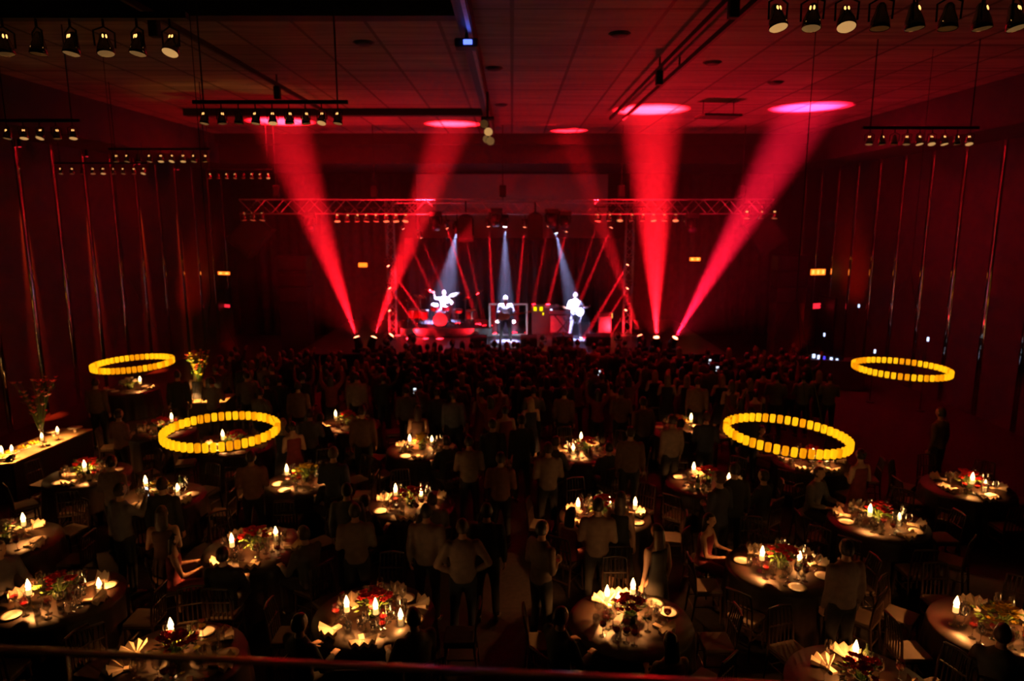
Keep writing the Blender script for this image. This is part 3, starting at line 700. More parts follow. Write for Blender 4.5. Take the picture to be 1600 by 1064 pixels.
    for s in (-1, 1):
        sh_ = MB(); sh_.M = Matrix.Scale(k, 4)
        q = L[s]; a = q['an']; f = (q['toe']-a); f.z = 0; f.normalize(); w = Vector((-f.y, f.x, 0))
        rr = []
        for u, wd, hh in ((-.075, .03, .05), (-.04, .042, .085), (.03, .043, .07), (.10, .048, .045), (.155, .04, .035), (.19, .018, .02)):
            cc = a+f*u; cc.z = 0
            rr.append([cc+w*(wd*math.cos(2*PI*i/12))+Vector((0, 0, max(0.0, hh*(.5+.5*math.sin(2*PI*i/12))))) for i in range(12)])
        sh_.ring_loft(rr); sh_.build('shoe', M_shoe, t)
    if phone:
        q = L[1]; p = (q['wr']+(q['wr']-q['el']).normalized()*.1)*k
        ph = MB().cbox(p, (.075, .012, .15), .004).build('phone', M_black, t)
        MB().cbox(p-Vector((0, .008, 0)), (.066, .003, .135), .001).build('phone_screen', M_phone, ph)
    t['hands'] = [list(L[-1]['wr']*k), list(L[1]['wr']*k)]
    return t
PROTO = {}
def person(kind, loc, rz, label, group=None, scale=None):
    """first use builds the figure, later uses copy it"""
    if kind not in PROTO:
        p = make_person(kind, label, group, **KINDS[kind]); del p['hands']
        p.location = loc; p.rotation_euler = (0, 0, rz); PROTO[kind] = p
        if scale: p.scale = (scale,)*3
        return p
    o = dup(PROTO[kind], loc, rz, label, group, scale)
    if not group and 'group' in o: del o['group']
    if not scale: o.scale = (1, 1, 1)
    return o
KINDS = {
 'dark_jacket': dict(top='black', bottom='black', open_jacket=True),
 'dark_front': dict(top='navy', bottom='black', pose='front', height=1.78, hair=1),
 'dark_clap': dict(top='grey', bottom='black', pose='clap', height=1.72),
 'dark_wave': dict(top='black', bottom='navy', pose='wave', skin=1, height=1.76),
 'dark_both': dict(top='wine', bottom='black', pose='both_up', female=True, style='long', height=1.66),
 'woman_dark': dict(top='black', dress=True, female=True, style='long', pose='woman', height=1.68, hair=1),
 'woman_wine': dict(top='wine', dress=True, female=True, style='bun', pose='front', height=1.66, skin=2),
 'woman_blonde': dict(top='navy', dress=True, female=True, style='long', pose='clap', height=1.67, hair=2, skin=2),
 'phone_man': dict(top='grey', bottom='black', pose='phone', phone=True, height=1.77, skin=1),
 'white_relax': dict(top='white', bottom='black', pose='relax', height=1.76),
 'white_hips': dict(top='white', bottom='navy', pose='hips', height=1.75, hair=1),
 'white_front': dict(top='cream', bottom='black', pose='front', height=1.74),
 'pink_front': dict(top='pink', bottom='black', pose='front', height=1.72, skin=1),
 'tan_relax': dict(top='tan', bottom='black', pose='relax', height=1.78),
 'blue_relax': dict(top='blue', bottom='black', pose='relax', height=1.74),
 'striped_dress': dict(top='brown', dress=True, female=True, style='long', pose='front', height=1.68, hair=1),
 'sit_dark': dict(top='black', bottom='black', pose='sit', open_jacket=True),
 'sit_grey': dict(top='grey', bottom='black', pose='sit', hair=1, lean=0.1, height=1.78),
 'sit_white': dict(top='white', bottom='black', pose='sit', lean=0.12),
 'sit_woman': dict(top='wine', dress=True, female=True, style='long', pose='sit', height=1.66, hair=0, lean=0.08),
 'drummer': dict(top='stagewhite', bottom='black', pose='drum', hair=3, skin=2),
 'guitarist': dict(top='stagewhite', bottom='black', pose='guitar', hair=3, skin=2, nod=-0.3),
 'guitarist_white': dict(top='stagewhite', bottom='grey', pose='guitar', hair=3, skin=2, look=0.3, height=1.8),
}
# ------------------------------------------------------------------ band
fl = STAGE_Z
pd = on_y(694, 500, 28.0)
RZ = 0.45
t = thing('drum_riser', 'low red-lit platform under the drum kit', 'riser', (pd.x+.2, 27.9, fl))
MB().cbox((0, 0, .17), (3.6, 2.4, .34), .02).build('platform', M_deck, t)
M_drum = mat('drum_shell_red', (0.22, 0.015, 0.02), 0.22); M_skinw = mat('drum_head', (0.8, 0.78, 0.75), 0.5); M_cym = mat('cymbal_bronze', (0.85, 0.75, 0.55), 0.22, 0.9)
dz = fl+RZ-.11
kit = thing('drum_kit', 'red and chrome drum kit with cymbals around the seated drummer', 'drum kit', (pd.x, 27.2, dz))
def drum(c, r, h, rot, name='tom'):
    mb = MB(); mb.M = Matrix.Translation(c) @ Matrix.Rotation(rot, 4, 'X'); mb.lathe([(r, -h/2), (r*1.02, -h/2+.01), (r, -h/2+.03), (r, h/2-.03), (r*1.02, h/2-.01), (r, h/2)], 20, caps=(False, False)); d = mb.build(name, M_drum, kit)
    mb = MB(); mb.M = Matrix.Translation(c) @ Matrix.Rotation(rot, 4, 'X'); mb.lathe([(r*.97, -h/2+.004), (r*.97, h/2-.004)], 20); mb.build('drum_head', M_skinw, d)
    mb = MB(); mb.M = Matrix.Translation(c) @ Matrix.Rotation(rot, 4, 'X')
    for z in (-h/2, h/2-.02): mb.lathe([(r*1.0, z), (r*1.05, z), (r*1.05, z+.02), (r*1.0, z+.02)], 20, caps=(False, False))
    mb.build('hoop', M_chrome, d)
    MB().tube([Vector(c)-Vector((0, 0, h/2 if rot == 0 or abs(rot) < 1 else r)), Vector((c[0], c[1], 0.0))], .015, 6).build('stand', M_chrome, d)
drum((-.05, -.1, .3), .29, .42, PI/2, 'bass_drum')
drum((-.28, -.12, .78), .16, .2, .4); drum((.17, -.12, .78), .17, .22, .4); drum((-.75, .15, .45), .21, .34, .1, 'floor_tom'); drum((-1.15, .3, .48), .22, .36, .1, 'floor_tom'); drum((.62, .1, .6), .18, .15, .15, 'snare_drum'); drum((1.15, -.1, .5), .2, .34, .1, 'floor_tom')
for c, r, ty, tx in (((-.85, -.05, 1.22), .27, .25, .2), ((.55, -.2, 1.3), .26, -.2, .2), ((-1.4, .1, 1.02), .25, .3, .1), ((.95, .0, 1.12), .24, -.25, .1), ((.35, -.25, 1.12), .17, 0, .3), ((1.4, .2, 1.35), .25, -.4, .2), ((-.5, .3, 1.4), .22, .3, .2)):
    mb = MB(); mb.M = Matrix.Translation(c) @ Matrix.Rotation(ty, 4, 'Y') @ Matrix.Rotation(tx, 4, 'X'); mb.lathe([(r, -.012), (r*.6, .004), (r*.22, .014), (r*.18, .035), (.01, .045)], 24, caps=(False, True)); cb = mb.build('cymbal', M_cym, kit)
    MB().tube([c, (c[0]*.97, c[1]+.05, c[2]*.5), (c[0], c[1], .0)], .012, 6).tube([(c[0]-.2, c[1], 0.0), (c[0], c[1], .35), (c[0]+.2, c[1]-.05, 0.0)], .01, 6).build('stand', M_chrome, cb)
st = thing('drum_stool', 'round black stool under the drummer', 'stool', (pd.x+.02, 27.95, dz)); MB().lathe([(.17, .42), (.19, .46), (.18, .5), (.02, .51)], 18).build('seat', M_black, st)
MB().tube([(0, 0, .44), (0, 0, .1)], .025, 8).tube([(-.2, -.1, .0), (0, 0, .2), (.2, -.1, .0)], .012, 6).tube([(0, .22, .0), (0, 0, .2)], .012, 6).build('tripod', M_chrome, st)
dm = make_person('drummer', 'drummer in a white shirt raising a stick above the drum kit', None, **KINDS['drummer'])
dm.location = (pd.x+.02, 27.95, dz); dm.rotation_euler = (0, 0, PI)
hn = [Vector(v) for v in dm['hands']]; del dm['hands']
for nm, a, d in (('raised', hn[1]+Vector((.03, .06, .09)), Vector((.3, .25, .5))), ('lowered', hn[0]+Vector((-.02, .1, .0)), Vector((.12, .5, -.05)))):
    R = Matrix.Rotation(PI, 4, 'Z'); o = MB().tube([a-d.normalized()*.1, a+d.normalized()*.32], [.009, .007], 6).ball(a+d.normalized()*.32, .012, 6, 5).build('drumstick', M_cloth['cream'])
    tag(o, 'wooden drumstick in the drummer\'s %s hand' % nm, 'drumstick'); o.location = dm.location; o.rotation_euler = (0, 0, PI)

def guitar(name, label, loc, rz, col, bass=False, roll=0.25):
    t = thing(name, label, 'guitar', loc, rz)
    m = mat('guitar_lacquer', col, 0.2); Rm = Matrix.Rotation(PI, 4, 'Z') @ Matrix.Rotation(roll, 4, 'Y')
    mb = MB(); mb.M = Rm; out = []
    for i in range(28):
        a = 2*PI*i/28; r = .17+.035*math.cos(2*a)+.02*math.cos(3*a); out.append((r*1.15*math.cos(a)-.1, r*math.sin(a)))
    mb.ring_loft([[Vector((x*.96, -.03, z*.96)) for x, z in out], [Vector((x, -.02, z)) for x, z in out], [Vector((x, .015, z)) for x, z in out], [Vector((x*.96, .022, z*.96)) for x, z in out]], smooth=False)
    mb.build('guitar_body', m, t)
    mb = MB(); mb.M = Rm; mb.cbox((.36, .028, 0), (.66 if not bass else .78, .025, .05), .006); nk_ = mb.build('neck', mat('guitar_neck', (.25, .12, .05), .4), t)
    mb = MB(); mb.M = Rm; mb.cbox((.76 if not bass else .86, .028, .01), (.16, .02, .08), .008)
    for i in range(4 if bass else 6): mb.tube([(.70+.025*i, .03, .04), (.70+.025*i, .03, .075)], .006, 5)
    mb.build('headstock', m, t)
    mb = MB(); mb.M = Rm
    for i in range(4 if bass else 6): mb.box((.30, .045, -.018+.0072*i), (.95, .002, .0025))
    mb.build('strings', M_chrome, t)
    mb = MB(); mb.M = Rm; mb.cbox((-.08, .03, 0), (.08, .012, .07), .003).cbox((.0, .03, 0), (.04, .012, .07), .003); mb.build('pickups', M_black, t)
    mb = MB(); mb.M = Rm
    mb.tube([(-.28, -.02, .05), (-.22, -.16, .38), (-.05, -.27, .45), (.1, -.15, .38), (.14, -.0, .1)], .012, 6); mb.build('strap', M_black, t)
    return t
ps = on_z(790, 534, fl); ps.y = 25.3
g1 = make_person('guitarist', 'grey-haired bass player in white standing alone at the centre of the stage', None, **KINDS['guitarist'])
g1.location = (on_y(790, 500, 25.3).x, 25.3, fl); g1.rotation_euler = (0, 0, PI); del g1['hands']
guitar('bass_guitar', 'pale bass guitar held by the middle musician, neck to the right', g1.location+Vector((0.02, -.20, 1.05)), PI, (.5, .42, .35), True, -.16)
g2 = make_person('guitarist_white', 'musician all in white playing guitar under the right hand white beam', None, **KINDS['guitarist_white'])
g2.location = (on_y(899, 500, 26.2).x, 26.2, fl); g2.rotation_euler = (0, 0, PI+.15); del g2['hands']
guitar('electric_guitar', 'white electric guitar held by the right hand musician, neck to the left', g2.location+Vector((0.0, -.2, 1.12)), PI+.15, (.8, .8, .78), False, PI+.3)
# clear acrylic frame behind the middle player
ca, cb = on_y(765, 474, 27.0), on_y(823, 528, 27.0)
cz1 = ca.z
t = thing('clear_drum_screen', 'clear acrylic screen with a bright edge behind the middle musician', 'screen', ((ca.x+cb.x)/2, 27.0, fl)); W = cb.x-ca.x; H = cz1-fl
M_acr = glass_mat('clear_acrylic', (.93, .93, .95), .06); M_edge = mat('acrylic_edge', (.75, .72, .78), .25)
MB().box((0, 0, H/2), (W-.06, .012, H-.06)).build('panel', M_acr, t)
for c, d in (((-W/2, 0, H/2), (.07, .05, H)), ((W/2, 0, H/2), (.07, .05, H)), ((0, 0, H-.035), (W-.07, .05, .07)), ((0, 0, .035), (W-.07, .05, .07))): MB().cbox(c, d, .01).build('edge_strip', M_edge, t)
for s in (-1, 1): MB().box((s*W/2, 0, .015), (.1, .5, .03)).build('foot', M_edge, t)
# monitors, amps, keyboard, lamps on the floor
def wedge(px, y, label, w=.75):
    p = on_y(px, 520, y); t = thing('floor_monitor', label, 'floor monitor', (p.x, y, fl), 0, 'wedge monitors on the stage')
    pr = [(-.26, 0), (.26, 0), (.26, .3), (.05, .42), (-.26, .12)]
    mb = MB(); mb.ring_loft([[Vector((-w/2, -a, b)) for a, b in pr], [Vector((w/2, -a, b)) for a, b in pr]], smooth=False); c = mb.build('cabinet', M_head, t)
    mb = MB(); mb.box((0, -.16, .38), (w*.85, .2, .02), M=Matrix.Rotation(.5, 4, 'X')); mb.build('grille', M_grille, c)
wedge(879, 25.0, 'black wedge monitor at the feet of the right hand musician'); wedge(934, 25.0, 'black wedge monitor furthest right on the stage', .9); wedge(748, 24.7, 'black wedge monitor left of the middle musician', .6); wedge(826, 24.7, 'black wedge monitor right of the middle musician', .6)
M_led_y = glow_mat('yellow_led', (1.0, .75, .0), 1.6); M_led_b = glow_mat('blue_white_led', (.5, .55, 1.0), 6); M_amp = mat('amp_cloth', (.03, .028, .03), .7); M_silver = mat('silver_panel', (.3, .3, .36), .35, .5)
p = on_y(852, 500, 27.6); t = thing('amplifier_rack', 'equipment rack with yellow and blue lights behind the band', 'rack', (p.x, 27.6, fl))
MB().cbox((0, 0, .6), (1.1, .5, 1.2), .02).build('cabinet', M_amp, t)
for dx, dz_ in ((-.42, 1.02), (-.18, 1.02)): MB().cbox((dx, -.27, dz_), (.12, .04, .16), .01).build('yellow_display', M_led_y, t)
MB().cbox((-.1, -.27, .82), (.05, .04, .1), .01).build('yellow_display', M_led_y, t)
MB().cbox((.22, -.27, .9), (.07, .04, .22), .02).build('blue_display', M_led_b, t)
MB().cbox((.2, -.26, 1.12), (.5, .03, .12), .01).build('control_panel', M_silver, t)
for px, w_, h_, lab in ((872, .7, .95, 'silver-fronted amplifier just left of the right hand musician'), (944, .55, .9, 'silver-fronted amplifier right of the right hand musician')):
    p = on_y(px, 500, 27.4); t = thing('guitar_amplifier', lab, 'amplifier', (p.x, 27.4, fl), 0, 'guitar amplifiers'); MB().cbox((0, 0, h_/2), (w_, .35, h_), .02).build('cabinet', M_amp, t); MB().cbox((0, -.19, h_*.45), (w_*.9, .03, h_*.7), .01).build('grille', M_silver, t); MB().cbox((0, -.19, h_*.9), (w_*.9, .03, h_*.1), .01).build('control_panel', M_black, t)
p = on_y(884, 478, 26.9); t = thing('keyboard', 'electric piano on a stand left of the right hand musician', 'keyboard', (p.x-.1, 26.9, fl))
MB().cbox((0, 0, .95), (1.1, .35, .1), .02).build('keyboard_body', M_silver, t); MB().box((0, -.1, 1.004), (1.0, .13, .012)).build('keys', M_skinw, t)
MB().tube([(-.4, -.15, .9), (.3, .15, .02)], .02, 6).tube([(-.4, .15, .9), (.3, -.15, .02)], .02, 6).tube([(.4, -.15, .9), (-.3, .15, .02)], .02, 6).tube([(.4, .15, .9), (-.3, -.15, .02)], .02, 6).build('stand', M_black, t)
p = on_y(915, 500, 26.6)
t = thing('microphone_stand', 'black microphone stand beside the right hand musician', 'microphone stand', (p.x+.1, 26.2, fl))
MB().tube([(0, 0, 0.02), (0, 0, 1.1), (-.35, -.1, 1.5)], .012, 6).build('pole', M_black, t); MB().lathe([(.14, 0), (.14, .02), (.02, .03)], 16).build('base', M_black, t); MB().tube([(-.35, -.1, 1.5), (-.45, -.13, 1.55)], [.018, .03], 8).build('microphone', M_chrome, t)
t = thing('microphone_stand', 'black microphone stand in front of the middle musician', 'microphone stand', (g1.location.x-.3, 24.9, fl))
MB().tube([(0, 0, 0.02), (0, 0, 1.45), (0, .2, 1.6)], .012, 6).build('pole', M_black, t); MB().lathe([(.14, 0), (.14, .02), (.02, .03)], 16).build('base', M_black, t); MB().tube([(0, .2, 1.6), (0, .28, 1.62)], [.018, .03], 8).build('microphone', M_chrome, t)
M_foot = glow_mat('hot_pink_lens', (1.0, .35, .3), 8)
def footlight(px, y, tgt, e, label, z=fl, col=RED, deg=80):
    p = on_y(px, 520, y); t = thing('floor_lamp', label, 'floor lamp', (p.x, y, z), 0, 'par cans on the stage floor')
    d = (Vector(tgt)-Vector((p.x, y, z+.15))).normalized(); q = d.to_track_quat('Z', 'Y').to_matrix().to_4x4()
    mb = MB(); mb.M = Matrix.Translation((0, 0, .16)) @ q; mb.lathe([(.05, -.14), (.09, -.12), (.11, .1), (.1, .1)], 14); mb.build('can', M_head, t)
    mb = MB(); mb.M = Matrix.Translation((0, 0, .16)) @ q; mb.lathe([(.1, .1), (.05, .115), (.01, .12)], 14); mb.build('lens', M_foot, t)
    MB().tube([(-.13, 0, 0.01), (-.13, 0, .16)], .012, 5).tube([(.13, 0, 0.01), (.13, 0, .16)], .012, 5).box((0, 0, .01), (.3, .1, .02)).build('bracket', M_head, t)
    lamp_spot('wash', Vector((p.x, y, z+.16))+d*.15, Vector((p.x, y, z+.16))+d*2, col, e, deg, .8, .05, t)
footlight(745, 26.3, (on_y(690, 500, 27.5).x, 27.8, fl+.8), 300, 'red floor lamp at the right corner of the drum riser')
footlight(848, 25.6, (on_y(862, 500, 26.5).x, 27.4, fl+.3), 170, 'hot pink floor lamp right of the middle musician')
footlight(643, 26.2, (on_y(680, 500, 27.5).x, 27.6, fl+.5), 450, 'red floor lamp at the left corner of the drum riser')
footlight(612, 26.0, (on_y(640, 500, 29).x, 30, fl+1.0), 300, 'red floor lamp near the left stage tower')
footlight(966, 26.0, (on_y(955, 500, 29).x, 29.5, fl+.6), 300, 'red floor lamp near the right stage tower')
footlight(772, 24.2, (on_y(768, 500, 25).x, 26.5, fl+.0), 60, 'white floor lamp at the stage lip left of the middle musician', fl, (.8, .85, 1)); footlight(803, 24.2, (on_y(808, 500, 25).x, 26.5, fl+.0), 60, 'white floor lamp at the stage lip right of the middle musician', fl, (.8, .85, 1))
p = on_y(952, 493, 27.9); t = thing('blinder_lamp', 'square orange lamp on a stick right of the amplifiers', 'lamp', (p.x, 27.9, fl))
MB().tube([(0, .04, 0), (0, .04, p.z-fl)], .02, 6).box((0, 0, .01), (.3, .3, .02)).build('stand', M_black, t); MB().cbox((0, 0, p.z-fl), (.3, .1, .26), .02).build('housing', M_black, t); MB().cbox((0, -.06, p.z-fl), (.24, .03, .2), .02).build('lens', M_exit_hot, t)
# ================================================================== BANQUET TABLES
TOP = 0.76
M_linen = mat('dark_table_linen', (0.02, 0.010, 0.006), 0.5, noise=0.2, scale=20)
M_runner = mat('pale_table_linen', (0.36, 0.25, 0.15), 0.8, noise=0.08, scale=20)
M_china = mat('white_china', (0.85, 0.8, 0.72), 0.18, noise=0.02)
M_napkin = mat('cream_napkin', (0.8, 0.66, 0.5), 0.85, noise=0.06)
M_glass = glass_mat('clear_glass', (.96, .95, .93), 0.30, 0.05)
M_wine = mat('red_wine', (0.25, 0.01, 0.015), 0.1)
M_bottle = mat('bottle_glass', (0.03, 0.05, 0.02), 0.08)
M_flame = glow_mat('candle_flame', (1.0, 0.60, 0.22), 8)
_nt = M_flame.node_tree; _e = _nt.nodes['Emission'] if 'Emission' in _nt.nodes else [n for n in _nt.nodes if n.type == 'EMISSION'][0]
_t = _nt.nodes.new('ShaderNodeBsdfTransparent'); _a = _nt.nodes.new('ShaderNodeAddShader')     # a flame is see-through
_nt.links.new(_e.outputs[0], _a.inputs[0]); _nt.links.new(_t.outputs[0], _a.inputs[1]); _nt.links.new(_a.outputs[0], _nt.nodes['Material Output'].inputs['Surface'])
M_wax = mat('candle_wax', (0.9, 0.75, 0.5), 0.5, emit=(1.0, 0.50, 0.14), estr=1.4)
M_leaf = mat('leaf_green', (0.10, 0.20, 0.03), 0.5, noise=0.3, scale=20)
M_petal = {'red': mat('red_petals', (0.75, 0.02, 0.02), 0.6, noise=0.3, scale=30), 'yellow': mat('yellow_petals', (0.9, 0.55, 0.03), 0.6, noise=0.3, scale=30), 'pink': mat('pink_petals', (0.8, 0.25, 0.2), 0.6, noise=0.3, scale=30), 'white': mat('white_petals', (.85, .78, .6), 0.6, noise=0.1, scale=30)}
M_wood = mat('dark_chair_wood', (0.035, 0.02, 0.015), 0.35, noise=0.3, scale=20)
M_seat = mat('cream_seat_pad', (0.10, 0.075, 0.055), 0.8)

def table_proto():
    t = thing('banquet_table', 'x', 'table', (0, 0, 0), 0, None); R = .88
    MB().lathe([(R-.02, TOP-.035), (R, TOP-.03), (R, TOP-.012), (R-.01, TOP-.006)], 40).build('tabletop', M_wood, t)
    rings = []                                      # cloth: flat top, folded skirt
    n = 72
    for z, r0, a in ((TOP, .0, 0), (TOP, R*.6, 0), (TOP, R+.006, 0), (TOP-.03, R+.018, .002), (.55, R+.03, .014), (.3, R+.045, .03), (.03, R+.06, .045)):
        rings.append([Vector(((r0+a*math.sin(18*2*PI*j/n))*math.cos(2*PI*j/n), (r0+a*math.sin(18*2*PI*j/n))*math.sin(2*PI*j/n), z)) for j in range(n)])
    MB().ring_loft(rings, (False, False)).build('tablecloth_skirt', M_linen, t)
    MB().lathe([(.06, .02), (.05, .1), (.05, TOP-.04)], 12).tube([(-.35, 0, .03), (.35, 0, .03)], .03, 8).tube([(0, -.35, .03), (0, .35, .03)], .03, 8).build('pedestal', M_wood, t)
    return t
def glass_proto(kind):
    if kind == 'wine':
        t = thing('wine_glass', 'x', 'glass', (0, 0, 0))
        MB().lathe([(.036, .0), (.034, .004), (.006, .01), (.0045, .09), (.02, .10), (.038, .125), (.042, .155), (.036, .205)], 14, caps=(True, False)).build('bowl_and_stem', M_glass, t)
    elif kind == 'red':
        t = thing('wine_glass', 'x', 'glass', (0, 0, 0))
        MB().lathe([(.036, .0), (.034, .004), (.006, .01), (.0045, .09), (.02, .10), (.038, .125), (.042, .155), (.036, .205)], 14, caps=(True, False)).build('bowl_and_stem', M_glass, t)
        MB().lathe([(.003, .103), (.018, .104), (.035, .126), (.038, .145)], 12).build('red_wine', M_wine, t)
    else:
        t = thing('tumbler', 'x', 'glass', (0, 0, 0))
        MB().lathe([(.03, 0), (.033, .01), (.037, .11), (.034, .11), (.030, .014), (.005, .012)], 14, caps=(True, True)).build('glass_wall', M_glass, t)
    return t
def plate_proto():
    return tag(MB().lathe([(.05, .002), (.09, .005), (.135, .02), (.137, .022), (.09, .010), (.05, .008), (.004, .008)], 28).build('plate', M_china), 'x', 'plate')
def napkin_proto():
    mb = MB(); fan = []
    for i in range(9):
        a = math.radians(-62+15.5*i); r = .15; zz = .012 if i % 2 else .05
        fan.append((a, r, zz))
    vs = [Vector((0, 0, .012)), Vector((0, 0, 0))]
    for a, r, zz in fan: vs += [Vector((r*math.sin(a), r*math.cos(a), zz+.03)), Vector((r*math.sin(a), r*math.cos(a), max(0, zz-.012)))]
    fs = []
    for i in range(8): j = 2+2*i; fs += [(0, j, j+2), (1, j+3, j+1), (j, j+1, j+3, j+2)]
    fs += [(0, 1, 3, 2), (0, 18, 19, 1)]
    mb.add(vs, fs); mb.box((0, -.03, .012), (.05, .09, .022)); return tag(mb.build('napkin', M_napkin), 'x', 'napkin')
def candle_proto(tall):
    t = thing('candle', 'x', 'candle', (0, 0, 0)); h = .14 if tall else .06
    if tall: MB().lathe([(.05, 0), (.045, .006), (.012, .015), (.010, h-.03), (.03, h-.015), (.032, h)], 16).build('holder', M_glass, t)
    b = h if tall else .006
    if not tall: MB().lathe([(.042, 0), (.048, .02), (.052, .11), (.050, .11), (.044, .018), (.01, .005)], 18).build('glass_cup', M_glass, t)
    MB().lathe([(.026, b), (.027, b+.005), (.026, b+.055), (.02, b+.06), (.003, b+.056)], 14).build('wax', M_wax, t)
    MB().lathe([(.003, b+.06), (.019, b+.07), (.026, b+.09), (.019, b+.12), (.007, b+.155), (.001, b+.17)], 10).build('flame', M_flame, t)
    return t
def bottle_proto():
    t = thing('wine_bottle', 'x', 'bottle', (0, 0, 0))
    MB().lathe([(.034, 0), (.038, .005), (.038, .18), (.03, .21), (.014, .235), (.014, .29), (.017, .295), (.016, .305)], 16).build('bottle_body', M_bottle, t)
    MB().lathe([(.0385, .05), (.0388, .06), (.0388, .14), (.0385, .15)], 16, caps=(False, False)).build('paper_label', M_china, t); return t
def chair_proto():
    t = thing('banquet_chair', 'x', 'chair', (0, 0, 0))          # sits facing +Y
    MB().cbox((0, 0, .45), (.40, .40, .03), .012).build('seat', M_wood, t)
    MB().cbox((0, .005, .485), (.38, .38, .045), .018).build('seat_pad', M_seat, t)
    for sx in (-1, 1):
        MB().tube([(sx*.17, .17, .44), (sx*.18, .19, 0)], [.018, .013], 8).build('leg', M_wood, t)
        MB().tube([(sx*.17, -.18, .44), (sx*.18, -.23, 0)], [.018, .013], 8).build('leg', M_wood, t)
    mb = MB()
    for sx in (-1, 1): mb.tube([(sx*.18, -.18, .44), (sx*.18, -.2, .7), (sx*.165, -.245, .93)], [.017, .016, .014], 8)
    mb.tube([(-.165, -.245, .93), (0, -.26, .945), (.165, -.245, .93)], .016, 8).tube([(-.18, -.205, .72), (.18, -.205, .72)], .012, 8)
    mb.build('back_frame', M_wood, t)
    for i in range(5): MB().tube([((i-2)*.06, -.19, .46), ((i-2)*.057, -.205, .72), ((i-2)*.055, -.25, .935)], .009, 6).build('spindle', M_wood, t)
    MB().tube([(-.17, .17, .2), (.17, .17, .2)], .01, 6).tube([(-.175, -.2, .2), (.175, -.2, .2)], .01, 6).tube([(-.175, -.2, .26), (-.17, .17, .26)], .01, 6).tube([(.175, -.2, .26), (.17, .17, .26)], .01, 6).build('stretcher', M_wood, t)
    return t
def flowers_proto(colour, seed, tall=False):
    rnd = random.Random(seed); names = {'red': 'red flowers and green leaves', 'yellow': 'yellow flowers'}
    t = thing('flower_arrangement', 'x', 'flowers', (0, 0, 0)); h0 = .12
    MB().lathe([(.05, 0), (.075, .02), (.085, .08), (.07, .12), (.062, .12), (.07, .075), (.02, .02)], 20).build('bowl', M_bottle, t)
    st = MB(); lf = MB(); pt = MB()
    for i in range(26):
        a = rnd.uniform(0, 2*PI); r = rnd.uniform(.02, .19); z = h0+.17-.55*r+rnd.uniform(-.03, .06)
        p = Vector((r*math.cos(a), r*math.sin(a), z)); st.tube([(p.x*.2, p.y*.2, .08), p*.75+Vector((0, 0, .02)), p], .003, 4)
        R = rnd.uniform(.026, .042)
        for k in range(7):
            b = 2*PI*k/7; d = Vector((math.cos(b), math.sin(b), .5)); e = Vector((-math.sin(b), math.cos(b), 0))
            c = p+d*R*.2
            pt.add([c-e*R*.3, c+d*R*.7-e*R*.42+Vector((0, 0, R*.3)), c+d*R*1.15+Vector((0, 0, R*.1)), c+d*R*.7+e*R*.42+Vector((0, 0, R*.3)), c+e*R*.3, c+d*R*.6-Vector((0, 0, R*.12))], [(0, 1, 5), (1, 2, 5), (2, 3, 5), (3, 4, 5), (4, 0, 5), (0, 4, 3, 2, 1)])
        pt.ball(p+Vector((0, 0, R*.25)), R*.42, 6, 4)
    for i in range(38):
        a = rnd.uniform(0, 2*PI); r = rnd.uniform(.04, .24); z = h0+.08-.4*r+rnd.uniform(-.03, .09)
        p = Vector((r*math.cos(a), r*math.sin(a), max(.03, z))); d = Vector((math.cos(a), math.sin(a), rnd.uniform(-.3, .6))).normalized()*rnd.uniform(.06, .11); e = Vector((-math.sin(a), math.cos(a), 0))*.022
        lf.add([p, p+d*.45+e, p+d, p+d*.45-e, p+d*.5+Vector((0, 0, .012))], [(0, 1, 4), (1, 2, 4), (2, 3, 4), (3, 0, 4), (0, 3, 2, 1)])
    st.build('stems', M_leaf, t); lf.build('leaves', M_leaf, t)
    pt.build('blossoms', M_petal[colour], t)
    return t
P_ = {}
def place(kind, maker, loc, rz, label, group=None, scale=None):
    if kind not in P_:
        o = maker(); o.location = loc; o.rotation_euler = (0, 0, rz); o['label'] = label
        if group: o['group'] = group
        if scale: o.scale = (scale,)*3
        P_[kind] = o; return o
    o = dup(P_[kind], loc, rz, label, group, scale)
    if not scale: o.scale = (1, 1, 1)
    if not group and 'group' in o: del o['group']
    return o
DIRS = ['right', 'back right', 'back', 'back left', 'left', 'front left', 'front', 'front right']
def dirname(a): return DIRS[int(round((a % (2*PI))/(PI/4))) % 8]
CANDLE = (1.0, 0.40, 0.11)
